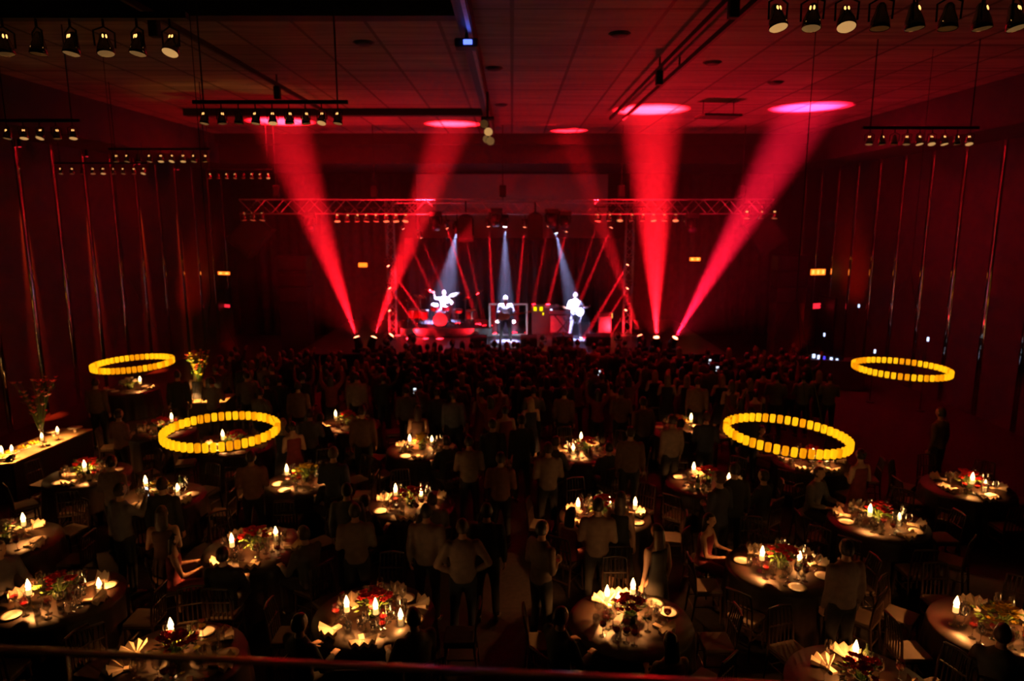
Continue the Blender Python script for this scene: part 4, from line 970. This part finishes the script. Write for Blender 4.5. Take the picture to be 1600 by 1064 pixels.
TABLES = [  # px, py, phrase, flower, tall flowers?, candles [(angle deg, r, bright)], glasses, plates, napkins, chairs, power
 (585, 962, 'table by the rail left of middle', 'red', [(215, .36, 1), (-30, .42, 1.2), (-75, .25, .5)], 10, 6, 5, 8, 1.0),
 (985, 972, 'table by the rail right of middle', 'red', [(140, .35, .7), (105, .38, 1.2), (78, .42, 1.2)], 10, 7, 5, 8, 1.1),
 (1222, 888, 'napkin table right of middle', 'red', [(195, .34, 1.2), (20, .3, .7)], 12, 5, 7, 8, 1.3),
 (1372, 816, 'two-candle table at right', 'red', [(215, .28, 1.1), (-25, .3, 1.1)], 10, 3, 4, 8, .9),
 (1512, 762, 'far right table with red blooms', 'red', [(250, .2, .5), (-40, .25, .5)], 6, 5, 5, 8, .8),
 (1562, 985, 'right edge table with yellow flowers', 'yellow', [(165, .5, 1.2), (-5, .45, 1), (-50, .4, 1)], 10, 4, 4, 7, .9),
 (400, 858, 'table with cream plates left of middle', 'red', [(230, .38, 1.2), (60, .4, .5)], 10, 7, 5, 8, 1.1),
 (95, 935, 'table at the lower left with two candles', 'red', [(220, .34, 1.2), (20, .46, 1)], 12, 4, 4, 8, 1.0),
 (275, 1032, 'table cut by the rail at lower left', 'red', [(120, .3, .3)], 8, 4, 5, 6, .6),
 (1345, 1075, 'table cut by the frame at lower right', 'red', [(80, .3, .4)], 6, 3, 5, 4, .6),
 (480, 752, 'glittering table left of centre', 'yellow', [(200, .36, 1.1), (10, .36, 1)], 14, 5, 4, 7, 1.3),
 (642, 790, 'small bright table in the middle', 'red', [(170, .25, .9), (60, .3, .6)], 8, 3, 3, 6, .9),
 (945, 806, 'thin candles table near middle', 'red', [(200, .5, .6), (70, .35, .6), (-15, .5, .5)], 6, 4, 3, 6, .5),
 (917, 708, 'table with red blooms before the crowd', 'red', [(110, .3, 1), (190, .3, .5)], 8, 3, 4, 6, 1.1),
 (660, 702, 'narrow lit table before the crowd', 'yellow', [(215, .3, 1), (60, .35, .9)], 8, 4, 3, 6, 1.0),
 (1105, 756, 'tall glasses table beside right ring', 'red', [(150, .25, 1), (0, .4, .7)], 10, 3, 3, 6, .9),
 (1268, 722, 'white-topped table under the right ring', 'red', [(250, .3, .6), (-40, .3, .6)], 8, 7, 6, 6, 1.2),
 (1062, 672, 'far pale table right of crowd', 'yellow', [(20, .3, .8)], 5, 4, 3, 4, 1.0),
 (138, 742, 'table at far left with one bright candle', 'red', [(-70, .25, 1.3)], 8, 3, 4, 6, .8),
 (252, 674, 'far left table beside the near ring', 'red', [(60, .3, .6)], 8, 5, 4, 4, 1.0),
 (372, 696, 'table under the near left ring', 'red', [(200, .3, .6)], 8, 5, 4, 4, 1.0),
 (250, 778, 'left table behind a dark guest', 'yellow', [(160, .3, .6), (30, .3, .8)], 5, 3, 2, 5, .4),
 (545, 664, 'dim table left of the crowd', 'red', [(190, .3, .4)], 6, 2, 2, 4, .35),
 (8, 848, 'table at the left edge', 'white', [(60, .3, .3)], 4, 5, 4, 5, .6),
 (204, 608, 'furthest left table behind the far ring', 'white', [(0, .3, .3)], 3, 3, 2, 0, .5),
]
TPOS = []
for ti, (px, py, ph, fc, cands, ng, npl, nn, nch, pw) in enumerate(TABLES):
    rnd = random.Random(100+ti); c = on_z(px, py, TOP); TPOS.append((c.x, c.y))
    place('table', table_proto, (c.x, c.y, 0), 0, 'round ' + ph + ', cloth to the floor', 'round banquet tables').scale = (.86, .86, 1)
    z = TOP+.001
    fk = 'fl_%s_%d' % (fc, ti % 2)
    place(fk, lambda: flowers_proto(fc, ti), (c.x, c.y, z), rnd.uniform(0, 6), '%s flower arrangement on the %s' % (fc, ph), 'table centrepieces', 1.05)
    used = [(0, 0, .2)]
    def free(x, y, r): return all((x-a)**2+(y-b)**2 > (r+q)**2 for a, b, q in used)
    for k, (a, r, br) in enumerate(cands):
        a = math.radians(a); x, y = r*math.cos(a), r*math.sin(a)*.9
        x, y = (max(abs(r), .27)/max(r, 1e-6))*x, (max(abs(r), .27)/max(r, 1e-6))*y
        o = place('candle_%d' % (k % 2), lambda: candle_proto(k % 2 == 0), (c.x+x, c.y+y, z), 0, 'lit candle %s of the flowers, %s' % (dirname(a), ph), 'candles on the tables', 1.25)
        h = .235 if k % 2 == 0 else .10
        candle_light(o, h, 11.5*br*pw)
        used.append((x, y, .06))
    for n_, kind, rad, r0, r1 in ((int(ng*2.0), 'glass', .045, .21, .50), (nn, 'napkin', .105, .32, .53), (npl-1, 'plate', .10, .40, .57)):
        cnt = 0; tries = 0
        while cnt < n_ and tries < 400:
            tries += 1
            a = 2*PI*(cnt+rnd.uniform(-.35, .35))/n_ if kind != 'glass' else rnd.uniform(0, 2*PI)
            r = rnd.uniform(r0, r1); x, y = r*math.cos(a), r*math.sin(a)
            if not free(x, y, rad*.93): continue
            used.append((x, y, rad)); side = dirname(a)
            if kind == 'plate': place('plate', plate_proto, (c.x+x, c.y+y, z), 0, 'cream plate at the %s of the %s' % (side, ph), 'plates, ' + ph, .88)
            elif kind == 'napkin': place('napkin', napkin_proto, (c.x+x, c.y+y, z), a-PI/2+rnd.uniform(-.5, .5), 'cream folded napkin at the %s, %s' % (side, ph), 'napkins, ' + ph, 1.25)
            else:
                v = ('wine', 'wine', 'tumbler', 'red')[rnd.randrange(4)]
                place(v, lambda: glass_proto(v), (c.x+x, c.y+y, z), 0, {'wine': 'empty wine glass', 'tumbler': 'short water glass', 'red': 'glass of red wine'}[v]+' at the %s, %s' % (side, ph), 'glasses, ' + ph, 1.2)
            cnt += 1
    if ti % 3 == 0:
        for a in (1.0, 2.4, 4.0, 5.3):
            x, y = .4*math.cos(a), .4*math.sin(a)
            if free(x, y, .045): place('bottle', bottle_proto, (c.x+x, c.y+y, z), 0, 'dark wine bottle standing on the ' + ph, 'wine bottles'); used.append((x, y, .05)); break
# ================================================================== GUESTS AT THE TABLES, CHAIRS
OCC = []                                           # standing places taken: (x, y, r)
def stand_ok(x, y, r=.3):
    return all((x-a)**2+(y-b)**2 > (r+q)**2 for a, b, q in OCC)
for x, y in TPOS: OCC.append((x, y, .95))
near_rail = 1.9
def guest(kind, px, py, rz, label, group=None, ztop=None):
    H = KINDS[kind].get('height', 1.75) if ztop is None else ztop
    p = on_z(px, py, H)
    for tries in range(40):
        if all((p.x-a)**2+(p.y-b)**2 > (.26+q)**2 for a, b, q in OCC): break
        p.y += .06 if tries < 20 else 0; p.x += 0.05*(1 if (tries//5) % 2 else -1)
    OCC.append((p.x, p.y, .27)); person(kind, (p.x, p.y, 0), rz, label, group)
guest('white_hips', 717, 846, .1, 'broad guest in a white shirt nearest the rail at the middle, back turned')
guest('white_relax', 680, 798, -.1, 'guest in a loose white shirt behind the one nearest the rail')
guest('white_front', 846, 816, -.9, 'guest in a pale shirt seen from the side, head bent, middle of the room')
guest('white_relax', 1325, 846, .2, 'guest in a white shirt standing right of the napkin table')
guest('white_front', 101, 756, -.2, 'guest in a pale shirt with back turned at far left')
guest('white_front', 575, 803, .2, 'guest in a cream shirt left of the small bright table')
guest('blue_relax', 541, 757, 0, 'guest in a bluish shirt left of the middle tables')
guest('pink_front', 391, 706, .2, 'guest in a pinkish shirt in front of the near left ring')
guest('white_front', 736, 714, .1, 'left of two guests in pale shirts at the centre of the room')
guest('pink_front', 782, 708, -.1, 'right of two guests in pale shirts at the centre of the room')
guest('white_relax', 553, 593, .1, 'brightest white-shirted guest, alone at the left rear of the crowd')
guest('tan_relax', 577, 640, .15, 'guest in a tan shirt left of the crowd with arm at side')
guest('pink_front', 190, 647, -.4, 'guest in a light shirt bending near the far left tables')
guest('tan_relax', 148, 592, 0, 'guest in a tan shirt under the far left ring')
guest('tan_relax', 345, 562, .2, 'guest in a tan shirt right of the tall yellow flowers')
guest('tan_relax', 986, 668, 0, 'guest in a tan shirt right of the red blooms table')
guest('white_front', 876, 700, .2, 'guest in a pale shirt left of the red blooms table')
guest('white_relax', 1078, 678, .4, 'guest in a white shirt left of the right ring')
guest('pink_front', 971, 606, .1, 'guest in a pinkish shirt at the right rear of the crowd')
guest('tan_relax', 1091, 590, -.2, 'guest in a tan shirt left of the far right ring')
guest('tan_relax', 471, 600, .1, 'guest in a tan shirt right of the near left ring')
guest('blue_relax', 708, 612, .1, 'guest in a bluish shirt at the middle rear of the crowd')
guest('striped_dress', 235, 816, .2, 'woman in a brown dress standing between the left tables')
guest('white_front', 935, 780, -.1, 'guest in a cream shirt in front of the thin candles table')
guest('tan_relax', 1472, 638, .5, 'guest in a tan shirt standing alone beyond the far right table')
guest('woman_dark', 1062, 892, .5, 'long-haired woman in a black dress right of the rail table')
guest('dark_jacket', 252, 748, 0, 'guest in a black jacket hiding the candles of a left table')
guest('dark_front', 1140, 742, .6, 'guest in dark clothes leaning by the tall glasses table')
guest('phone_man', 185, 757, -.5, 'man lit by his phone at the far left')
guest('woman_wine', 1405, 742, .3, 'woman in a wine dress behind the two-candle table')
guest('woman_blonde', 440, 655, -.4, 'blonde woman in a navy dress beside the near left ring')
guest('woman_dark', 1002, 820, -.4, 'woman in a black dress in the aisle right of middle')
guest('dark_wave', 1190, 640, .1, 'man with one arm raised left of the right ring')
guest('woman_wine', 425, 690, .5, 'woman in a wine dress before the glittering table')
guest('dark_front', 520, 700, -.1, 'guest in dark clothes right of the glittering table')
guest('dark_clap', 330, 590, 0, 'clapping guest in grey behind the near left ring')
guest('dark_jacket', 770, 812, 0, 'guest in a black jacket in the middle aisle')
guest('dark_jacket', 1190, 770, .1, 'guest in a black jacket behind the napkin table')
guest('striped_dress', 640, 660, 0, 'woman in a brown dress left of the narrow lit table')
# seated guests and chairs
def seat_at(ti, a, kind, label):
    x, y = TPOS[ti]; r = 1.16
    px, py = x+r*math.cos(a), y+r*math.sin(a)
    person(kind, (px, py, 0), a+PI/2, label)
SEATED = {0: [(-2.15, 'sit_dark'), (-.95, 'sit_grey')], 1: [(-1.35, 'sit_woman'), (-2.5, 'sit_dark')], 6: [(-1.57, 'sit_dark'), (-.55, 'sit_grey'), (-2.6, 'sit_woman')], 11: [(-2.1, 'sit_dark'), (-1.1, 'sit_grey')], 13: [(-1.3, 'sit_dark'), (-2.3, 'sit_grey')], 14: [(-1.0, 'sit_dark')], 17: [(-1.8, 'sit_dark')], 15: [(-.9, 'sit_dark')], 12: [(-2.2, 'sit_woman'), (-1.57, 'sit_white')], 5: [(-2.2, 'sit_grey')], 22: [(-1.9, 'sit_dark')], 10: [(-.9, 'sit_dark')], 16: [(2.4, 'sit_woman')], 7: [(2.8, 'sit_grey')], 2: [(2.5, 'sit_woman')], 3: [(2.2, 'sit_grey')]}
desc = {'sit_dark': 'guest seated in black', 'sit_grey': 'guest seated in grey', 'sit_white': 'guest seated in white', 'sit_woman': 'woman seated in wine red'}
for ti, (px, py, ph, fc, cands, ng, npl, nn, nch, pw) in enumerate(TABLES):
    x, y = TPOS[ti]; taken = []
    for a, kd in SEATED.get(ti, []):
        seat_at(ti, a, kd, '%s at the %s, %s' % (desc[kd], dirname(a), ph)); taken.append(a % (2*PI))
        place('chair', chair_proto, (x+1.21*math.cos(a), y+1.21*math.sin(a), 0), a+PI/2, 'occupied dark chair at %s side, %s' % (dirname(a), ph), 'chairs round the tables')
    for k in range(nch):
        a = (2*PI*(k+.5)/8-PI*5/8) % (2*PI) if nch >= 7 else (2*PI*k/max(1, nch)-PI/2+.3) % (2*PI)
        if any(min(abs(a-b), 2*PI-abs(a-b)) < .5 for b in taken): continue
        cx, cy_ = x+1.08*math.cos(a), y+1.08*math.sin(a)
        if cy_ < 5.2 and False: continue
        if any((cx-p)**2+(cy_-q)**2 < (r_+.2)**2 for p, q, r_ in OCC if r_ < .5): continue
        if any((cx-p)**2+(cy_-q)**2 < 1.1**2 for p, q in TPOS if (p, q) != (x, y)): continue
        place('chair', chair_proto, (cx, cy_, 0), a+PI/2, 'empty dark chair at %s side, %s' % (dirname(a), ph), 'chairs round the tables'); OCC.append((cx, cy_, .22))
for ti in SEATED:
    for a, kd in SEATED[ti]: OCC.append((TPOS[ti][0]+1.3*math.cos(a), TPOS[ti][1]+1.3*math.sin(a), .3))

# ================================================================== THE CROWD
rnd = random.Random(5)
ck = ['dark_jacket', 'dark_front', 'dark_clap', 'woman_dark', 'woman_wine', 'dark_jacket', 'dark_front', 'woman_blonde', 'dark_wave', 'striped_dress', 'dark_both', 'dark_clap', 'dark_jacket', 'tan_relax']
cl = {'dark_jacket': 'guest in a black jacket', 'dark_front': 'guest in dark navy', 'dark_clap': 'guest in grey with hands together', 'woman_dark': 'long-haired woman in black', 'woman_wine': 'woman in wine, hair up', 'woman_blonde': 'blonde woman in navy', 'dark_wave': 'guest in black, arm raised', 'striped_dress': 'woman in a brown dress', 'dark_both': 'woman in wine, arms raised', 'tan_relax': 'guest in a tan shirt', 'phone_man': 'man in grey holding up a phone'}
n = 0
yy = 13.2
while yy < 22.9 and n < 285:
    half = 8.6 if yy > 17 else 6.2
    if yy > 21.6: half = 4.2
    xx = -half+rnd.uniform(0, .3)
    while xx < half:
        x, y = xx+rnd.uniform(-.12, .12), yy+rnd.uniform(-.18, .18)
        xx += rnd.uniform(.62, .86) if yy > 17 else rnd.uniform(.7, 1.15)
        if not stand_ok(x, y, .24) or not (math.hypot(x-TPOS[13][0], y-TPOS[13][1]) > 1.4): continue
        kd = ck[rnd.randrange(len(ck))]
        if rnd.random() < .02: kd = 'phone_man'
        where = 'in the crowd\'s %s, %s' % (('last rows', 'rear', 'middle', 'front', 'front rows')[min(4, int((y-13)/2))], ('far left', 'left', 'centre left', 'centre', 'centre right', 'right', 'far right')[max(0, min(6, int((x+8.4)/2.4)))])
        person(kd, (x, y, 0), rnd.uniform(-.35, .35), '%s facing the stage %s' % (cl[kd], where), 'standing crowd before the stage', rnd.uniform(.95, 1.04)); OCC.append((x, y, .24)); n += 1
    yy += .72

# ================================================================== HANGING CANDLE RINGS
M_cup = mat('amber_candle_cup', (1.0, 0.6, 0.08), 0.4, emit=(1.0, 0.46, 0.004), estr=1.15)
M_cup_dim = mat('amber_candle_cup_dim', (1.0, 0.55, 0.08), 0.4, emit=(1.0, 0.33, 0.002), estr=0.85)
def ring(px, py, z, dia, tilt, label, seed):
    c = on_z(px, py, z); t = thing('candle_ring', label, 'chandelier', c, 0, 'hanging rings of candle cups'); R = dia/2
    T = Matrix.Rotation(tilt, 4, 'Y'); rnd = random.Random(seed)
    mb = MB(); mb.M = T; mb.lathe([(R-.02, -.075), (R+.02, -.075), (R+.02, -.06), (R-.02, -.06), (R-.02, -.075)], 64, caps=(False, False)); mb.build('ring_frame', M_black, t)
    for i in range(48):
        a = 2*PI*i/48
        mb = MB(); mb.M = T @ Matrix.Translation((R*math.cos(a), R*math.sin(a), 0)); mb.lathe([(.034, -.058), (.040, -.04), (.041, .05), (.038, .062), (.03, .06)], 12)
        mb.build('candle_cup', M_cup if rnd.random() < .72 else M_cup_dim, t)
    for i in range(3):
        a = 2*PI*i/3+.5; p = T @ Vector((R*math.cos(a), R*math.sin(a), -.06)); MB().tube([p, (0, 0, 2.0)], .004, 4).build('wire', M_black, t)
    MB().tube([(0, 0, 2.0), (0, 0, HIGH_Z-c.z)], .006, 5).build('hanging_cable', M_black, t)
    l = lamp_point('ring_light', (0, 0, .0), (1.0, .5, .08), 0.4, R*.8, t)
ring(346, 673, 2.6, 1.58, 0.01, 'glowing amber candle ring hanging at the left, nearer one', 1)
ring(208, 568, 2.6, 1.55, -0.03, 'glowing amber candle ring hanging at the left, further one', 2)
ring(1229, 679, 2.6, 1.70, 0.07, 'glowing amber candle ring hanging at the right, nearer one', 3)
ring(1408, 576, 2.6, 1.80, 0.02, 'glowing amber candle ring hanging at the right, further one', 4)

# ================================================================== BUFFET AND FLOWERS BY THE LEFT WALL
def tall_flowers(loc, label, col, seed, h=1.2, spread=.35, nb=60):
    rnd = random.Random(seed); t = thing('tall_flower_arrangement', label, 'flowers', loc, 0)
    MB().lathe([(.09, 0), (.08, .02), (.05, .12), (.045, .4), (.07, .46), (.06, .46), (.035, .4), (.01, .05)], 18).build('vase', M_glass, t)
    st = MB(); lf = MB(); bl_ = [MB() for _ in col]
    for i in range(nb):
        a = rnd.uniform(0, 2*PI); u = rnd.uniform(.25, 1); p = Vector((spread*(.2+.8*u)*rnd.random()*math.cos(a), spread*(.2+.8*u)*rnd.random()*math.sin(a), .45+(h-.45)*u))
        st.tube([(p.x*.1, p.y*.1, .3), (p.x*.5, p.y*.5, p.z*.7), p], .004, 4)
        R = rnd.uniform(.03, .055); b_ = bl_[i % len(col)]
        for k in range(6):
            b = 2*PI*k/6; d = Vector((math.cos(b), math.sin(b), .4)); e = Vector((-math.sin(b), math.cos(b), 0))
            b_.add([p-e*R*.3, p+d*R*.7-e*R*.4, p+d*R*1.2, p+d*R*.7+e*R*.4, p+e*R*.3, p+d*R*.6+Vector((0, 0, -.01))], [(0, 1, 5), (1, 2, 5), (2, 3, 5), (3, 4, 5), (4, 0, 5), (0, 4, 3, 2, 1)])
        b_.ball(p, R*.5, 6, 4)
        if i % 2: 
            d = Vector((math.cos(a+1), math.sin(a+1), .7)).normalized()*.16; e = Vector((-math.sin(a+1), math.cos(a+1), 0))*.025; q = p*.8+Vector((0, 0, .05))
            lf.add([q, q+d*.45+e, q+d, q+d*.45-e, q+d*.5+Vector((0, 0, .012))], [(0, 1, 4), (1, 2, 4), (2, 3, 4), (3, 0, 4), (0, 3, 2, 1)])
    st.build('stems', M_leaf, t); lf.build('leaves', M_leaf, t)
    for b_, cn in zip(bl_, col): b_.build('blossoms', M_petal[cn], t)
    return t
def long_table(x, y, rz, L, W, label):
    t = thing('buffet_table', label, 'table', (x, y, 0), rz)
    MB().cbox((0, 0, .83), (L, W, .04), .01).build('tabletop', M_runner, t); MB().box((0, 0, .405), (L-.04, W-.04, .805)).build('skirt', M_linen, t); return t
p0, p1 = on_z(36, 704, .85), on_z(84, 684, .85)
ang = math.atan2(p1.y-p0.y, p1.x-p0.x); cx, cy_ = (p0.x+p1.x)/2, (p0.y+p1.y)/2
long_table(cx, cy_, ang, 2.3, .8, 'narrow buffet table in warm light at the far left')
d = Vector((math.cos(ang), math.sin(ang), 0)); nrm = Vector((-d.y, d.x, 0)); base = Vector((cx, cy_, .851))
for i, u in enumerate((-.9, -.6, -.3, .0)):
    q = base+d*u+nrm*.12; t = thing('pastry_tray', 'tray of golden pastries on the far left buffet, %s from its near end' % ordn[i], 'tray', q, ang, 'buffet trays')
    MB().lathe([(.12, 0), (.15, .012), (.15, .018), (.11, .008)], 20).build('tray_dish', M_china, t)
    for k in range(9): MB().ball((.08*math.cos(k*.7)*(k > 0), .08*math.sin(k*.7)*(k > 0), .035), (.03, .026, .024), 8, 6).build('pastry', M_petal['yellow'], t)
for i, u in enumerate((.55, .85)):
    o = MB().lathe([(.03, 0), (.04, .1), (.15, .115), (.155, .12), (.02, .12)], 24).build('cake_stand', M_china); o.location = base+d*u+nrm*(.1-.3*i); tag(o, 'pale round dish at the %s of the far left buffet' % ('far end' if i else 'middle'), 'dish', 'pale buffet dishes')
for i, u in enumerate((-.95, -.15, .3)):
    o = place('candle_0', None, base+d*u-nrm*.22, 0, 'candle on the far left buffet, %s from its near end' % ordn[i], 'buffet candles'); candle_light(o, .235, 4, (1, .38, .06))
tall_flowers(base+d*.1+nrm*.0+Vector((0, 0, 0)), 'tall loose pink flowers on the far left buffet against the wall', ['pink', 'red'], 3, 1.5, .5, 46)
p0 = on_z(322, 622, .85)
long_table(p0.x, p0.y, .1, 1.3, .9, 'square-edged table bearing the tall yellow flowers')
q = Vector((p0.x-.15, p0.y, .851))
tall_flowers(q, 'tall glowing yellow flowers above a table left of the crowd', ['yellow', 'yellow', 'yellow', 'red'], 8, 1.3, .34, 170)
for i, (dx, dy, e) in enumerate(((-.3, -.3, 6), (.35, -.25, 6))):
    o = place('candle_0', None, Vector((p0.x+dx, p0.y+dy, .851)), 0, 'candle %s of the tall yellow flowers' % ('left', 'right')[i], 'candles under the yellow flowers'); candle_light(o, .235, e, (1, .5, .08))
def uplight(loc, label, e, col):
    t = thing('table_uplight', label, 'lamp', loc, 0, 'small flower uplights')
    MB().lathe([(.04, 0), (.045, .01), (.045, .05), (.038, .05)], 14).build('can', M_black, t); MB().lathe([(.036, .051), (.01, .056)], 12).build('lens', M_exit_hot, t)
    lamp_spot('uplight', Vector(loc)+Vector((0, 0, .08)), Vector(loc)+Vector((.18, .22, 1.2)), col, e, 44, .9, .02, t)
uplight((p0.x-.30, p0.y-.36, .851), 'small amber uplight in front of the tall yellow flowers', 260, (1, .6, .1))
uplight(tuple(base+d*-.1-nrm*.3), 'added small amber uplight in front of the tall pink flowers', 40, (1, .5, .2))  # lamp added to brighten the pink flowers
p0 = on_z(-32, 722, .85); long_table(p0.x, p0.y, .5, 1.2, .7, 'buffet table cut by the left edge of the frame')
o = place('candle_0', None, Vector((p0.x+.4, p0.y+.1, .851)), 0, 'candle on the buffet table at the left edge'); candle_light(o, .235, 3, (1, .36, .06))

# ================================================================== CONTROL DESK AT THE RIGHT
p = on_z(1292, 560, 1.0)
t = thing('control_desk', 'dark lighting desk with small blue-white displays at the right wall', 'control desk', (p.x, p.y, 0), -.25)
MB().cbox((0, 0, .5), (2.3, .7, 1.0), .03).build('desk_body', M_amp, t)
M_bw = glow_mat('blue_white_display', (.55, .65, 1.0), 2.5); M_bl = glow_mat('blue_display', (.08, .05, 1.0), 1.5)
for i, (dx, w_, m) in enumerate(((-.45, .09, M_bw), (-.3, .07, M_bw), (-.12, .06, M_bl), (.1, .08, M_bw), (.28, .07, M_bw))):
    mb = MB().cbox((dx, -.2, 1.1-.03*i), (w_, .03, .13), .01); mb.build('display', m, t)
MB().cbox((-.1, -.12, 1.06), (1.2, .1, .12), .02).build('console', M_head, t)
for px, py, yd, lab in ((1342, 478, 25, 'tiny blue-white lamp on the right wall beyond the desk'), (1288, 523, 24, 'tiny blue-white lamp above the control desk'), (1367, 549, 21, 'tiny blue-white lamp just over the far right ring'), (1450, 530, 20, 'tiny blue lamp on a pole right of the far ring')):
    q = on_y(px, py, yd); t = thing('indicator_lamp', lab, 'lamp', (q.x, q.y, 0), 0, 'small blue-white lamps')
    MB().tube([(0, .03, 0), (0, .03, q.z)], .012, 6).lathe([(.12, 0), (.12, .02), (.02, .03)], 12).build('stand', M_black, t); MB().cbox((0, 0, q.z), (.05, .04, .12), .015).build('lens', M_bw, t)

# ================================================================== BALCONY RAIL IN FRONT
M_brass = mat('dark_polished_rail', (0.55, 0.45, 0.42), 0.13, 1.0, noise=0.05)
a0, b0 = on_y(-60, 1012, 1.45), on_y(1660, 1092, 1.30)
t = thing('balcony_rail', 'dark polished handrail across the bottom of the view, catching red light', 'railing', (0, 0, 0))
prof = [(.018*math.cos(2*PI*j/16), .006*math.sin(2*PI*j/16)) for j in range(16)]
def rail_ring(p): return [p+Vector((0, u*math.cos(.2)+v*math.sin(.2), -u*math.sin(.2)+v*math.cos(.2))) for u, v in prof]
MB().ring_loft([rail_ring(a0), rail_ring((a0+b0)/2), rail_ring(b0)]).build('handrail', M_brass, t)
for i in range(5):
    u = (i+.5)/5; p = a0.lerp(b0, u); MB().tube([p, (p.x, p.y, 4.35)], .01, 8).build('baluster', M_brass, t)
MB().tube([a0-Vector((0, 0, .09)), b0-Vector((0, 0, .09))], .008, 8).build('lower_rail', M_brass, t)
struct('trim_99', MB().box((0, .9, 4.25), (2*ROOM_X, 1.4, .2)), M_soffit)
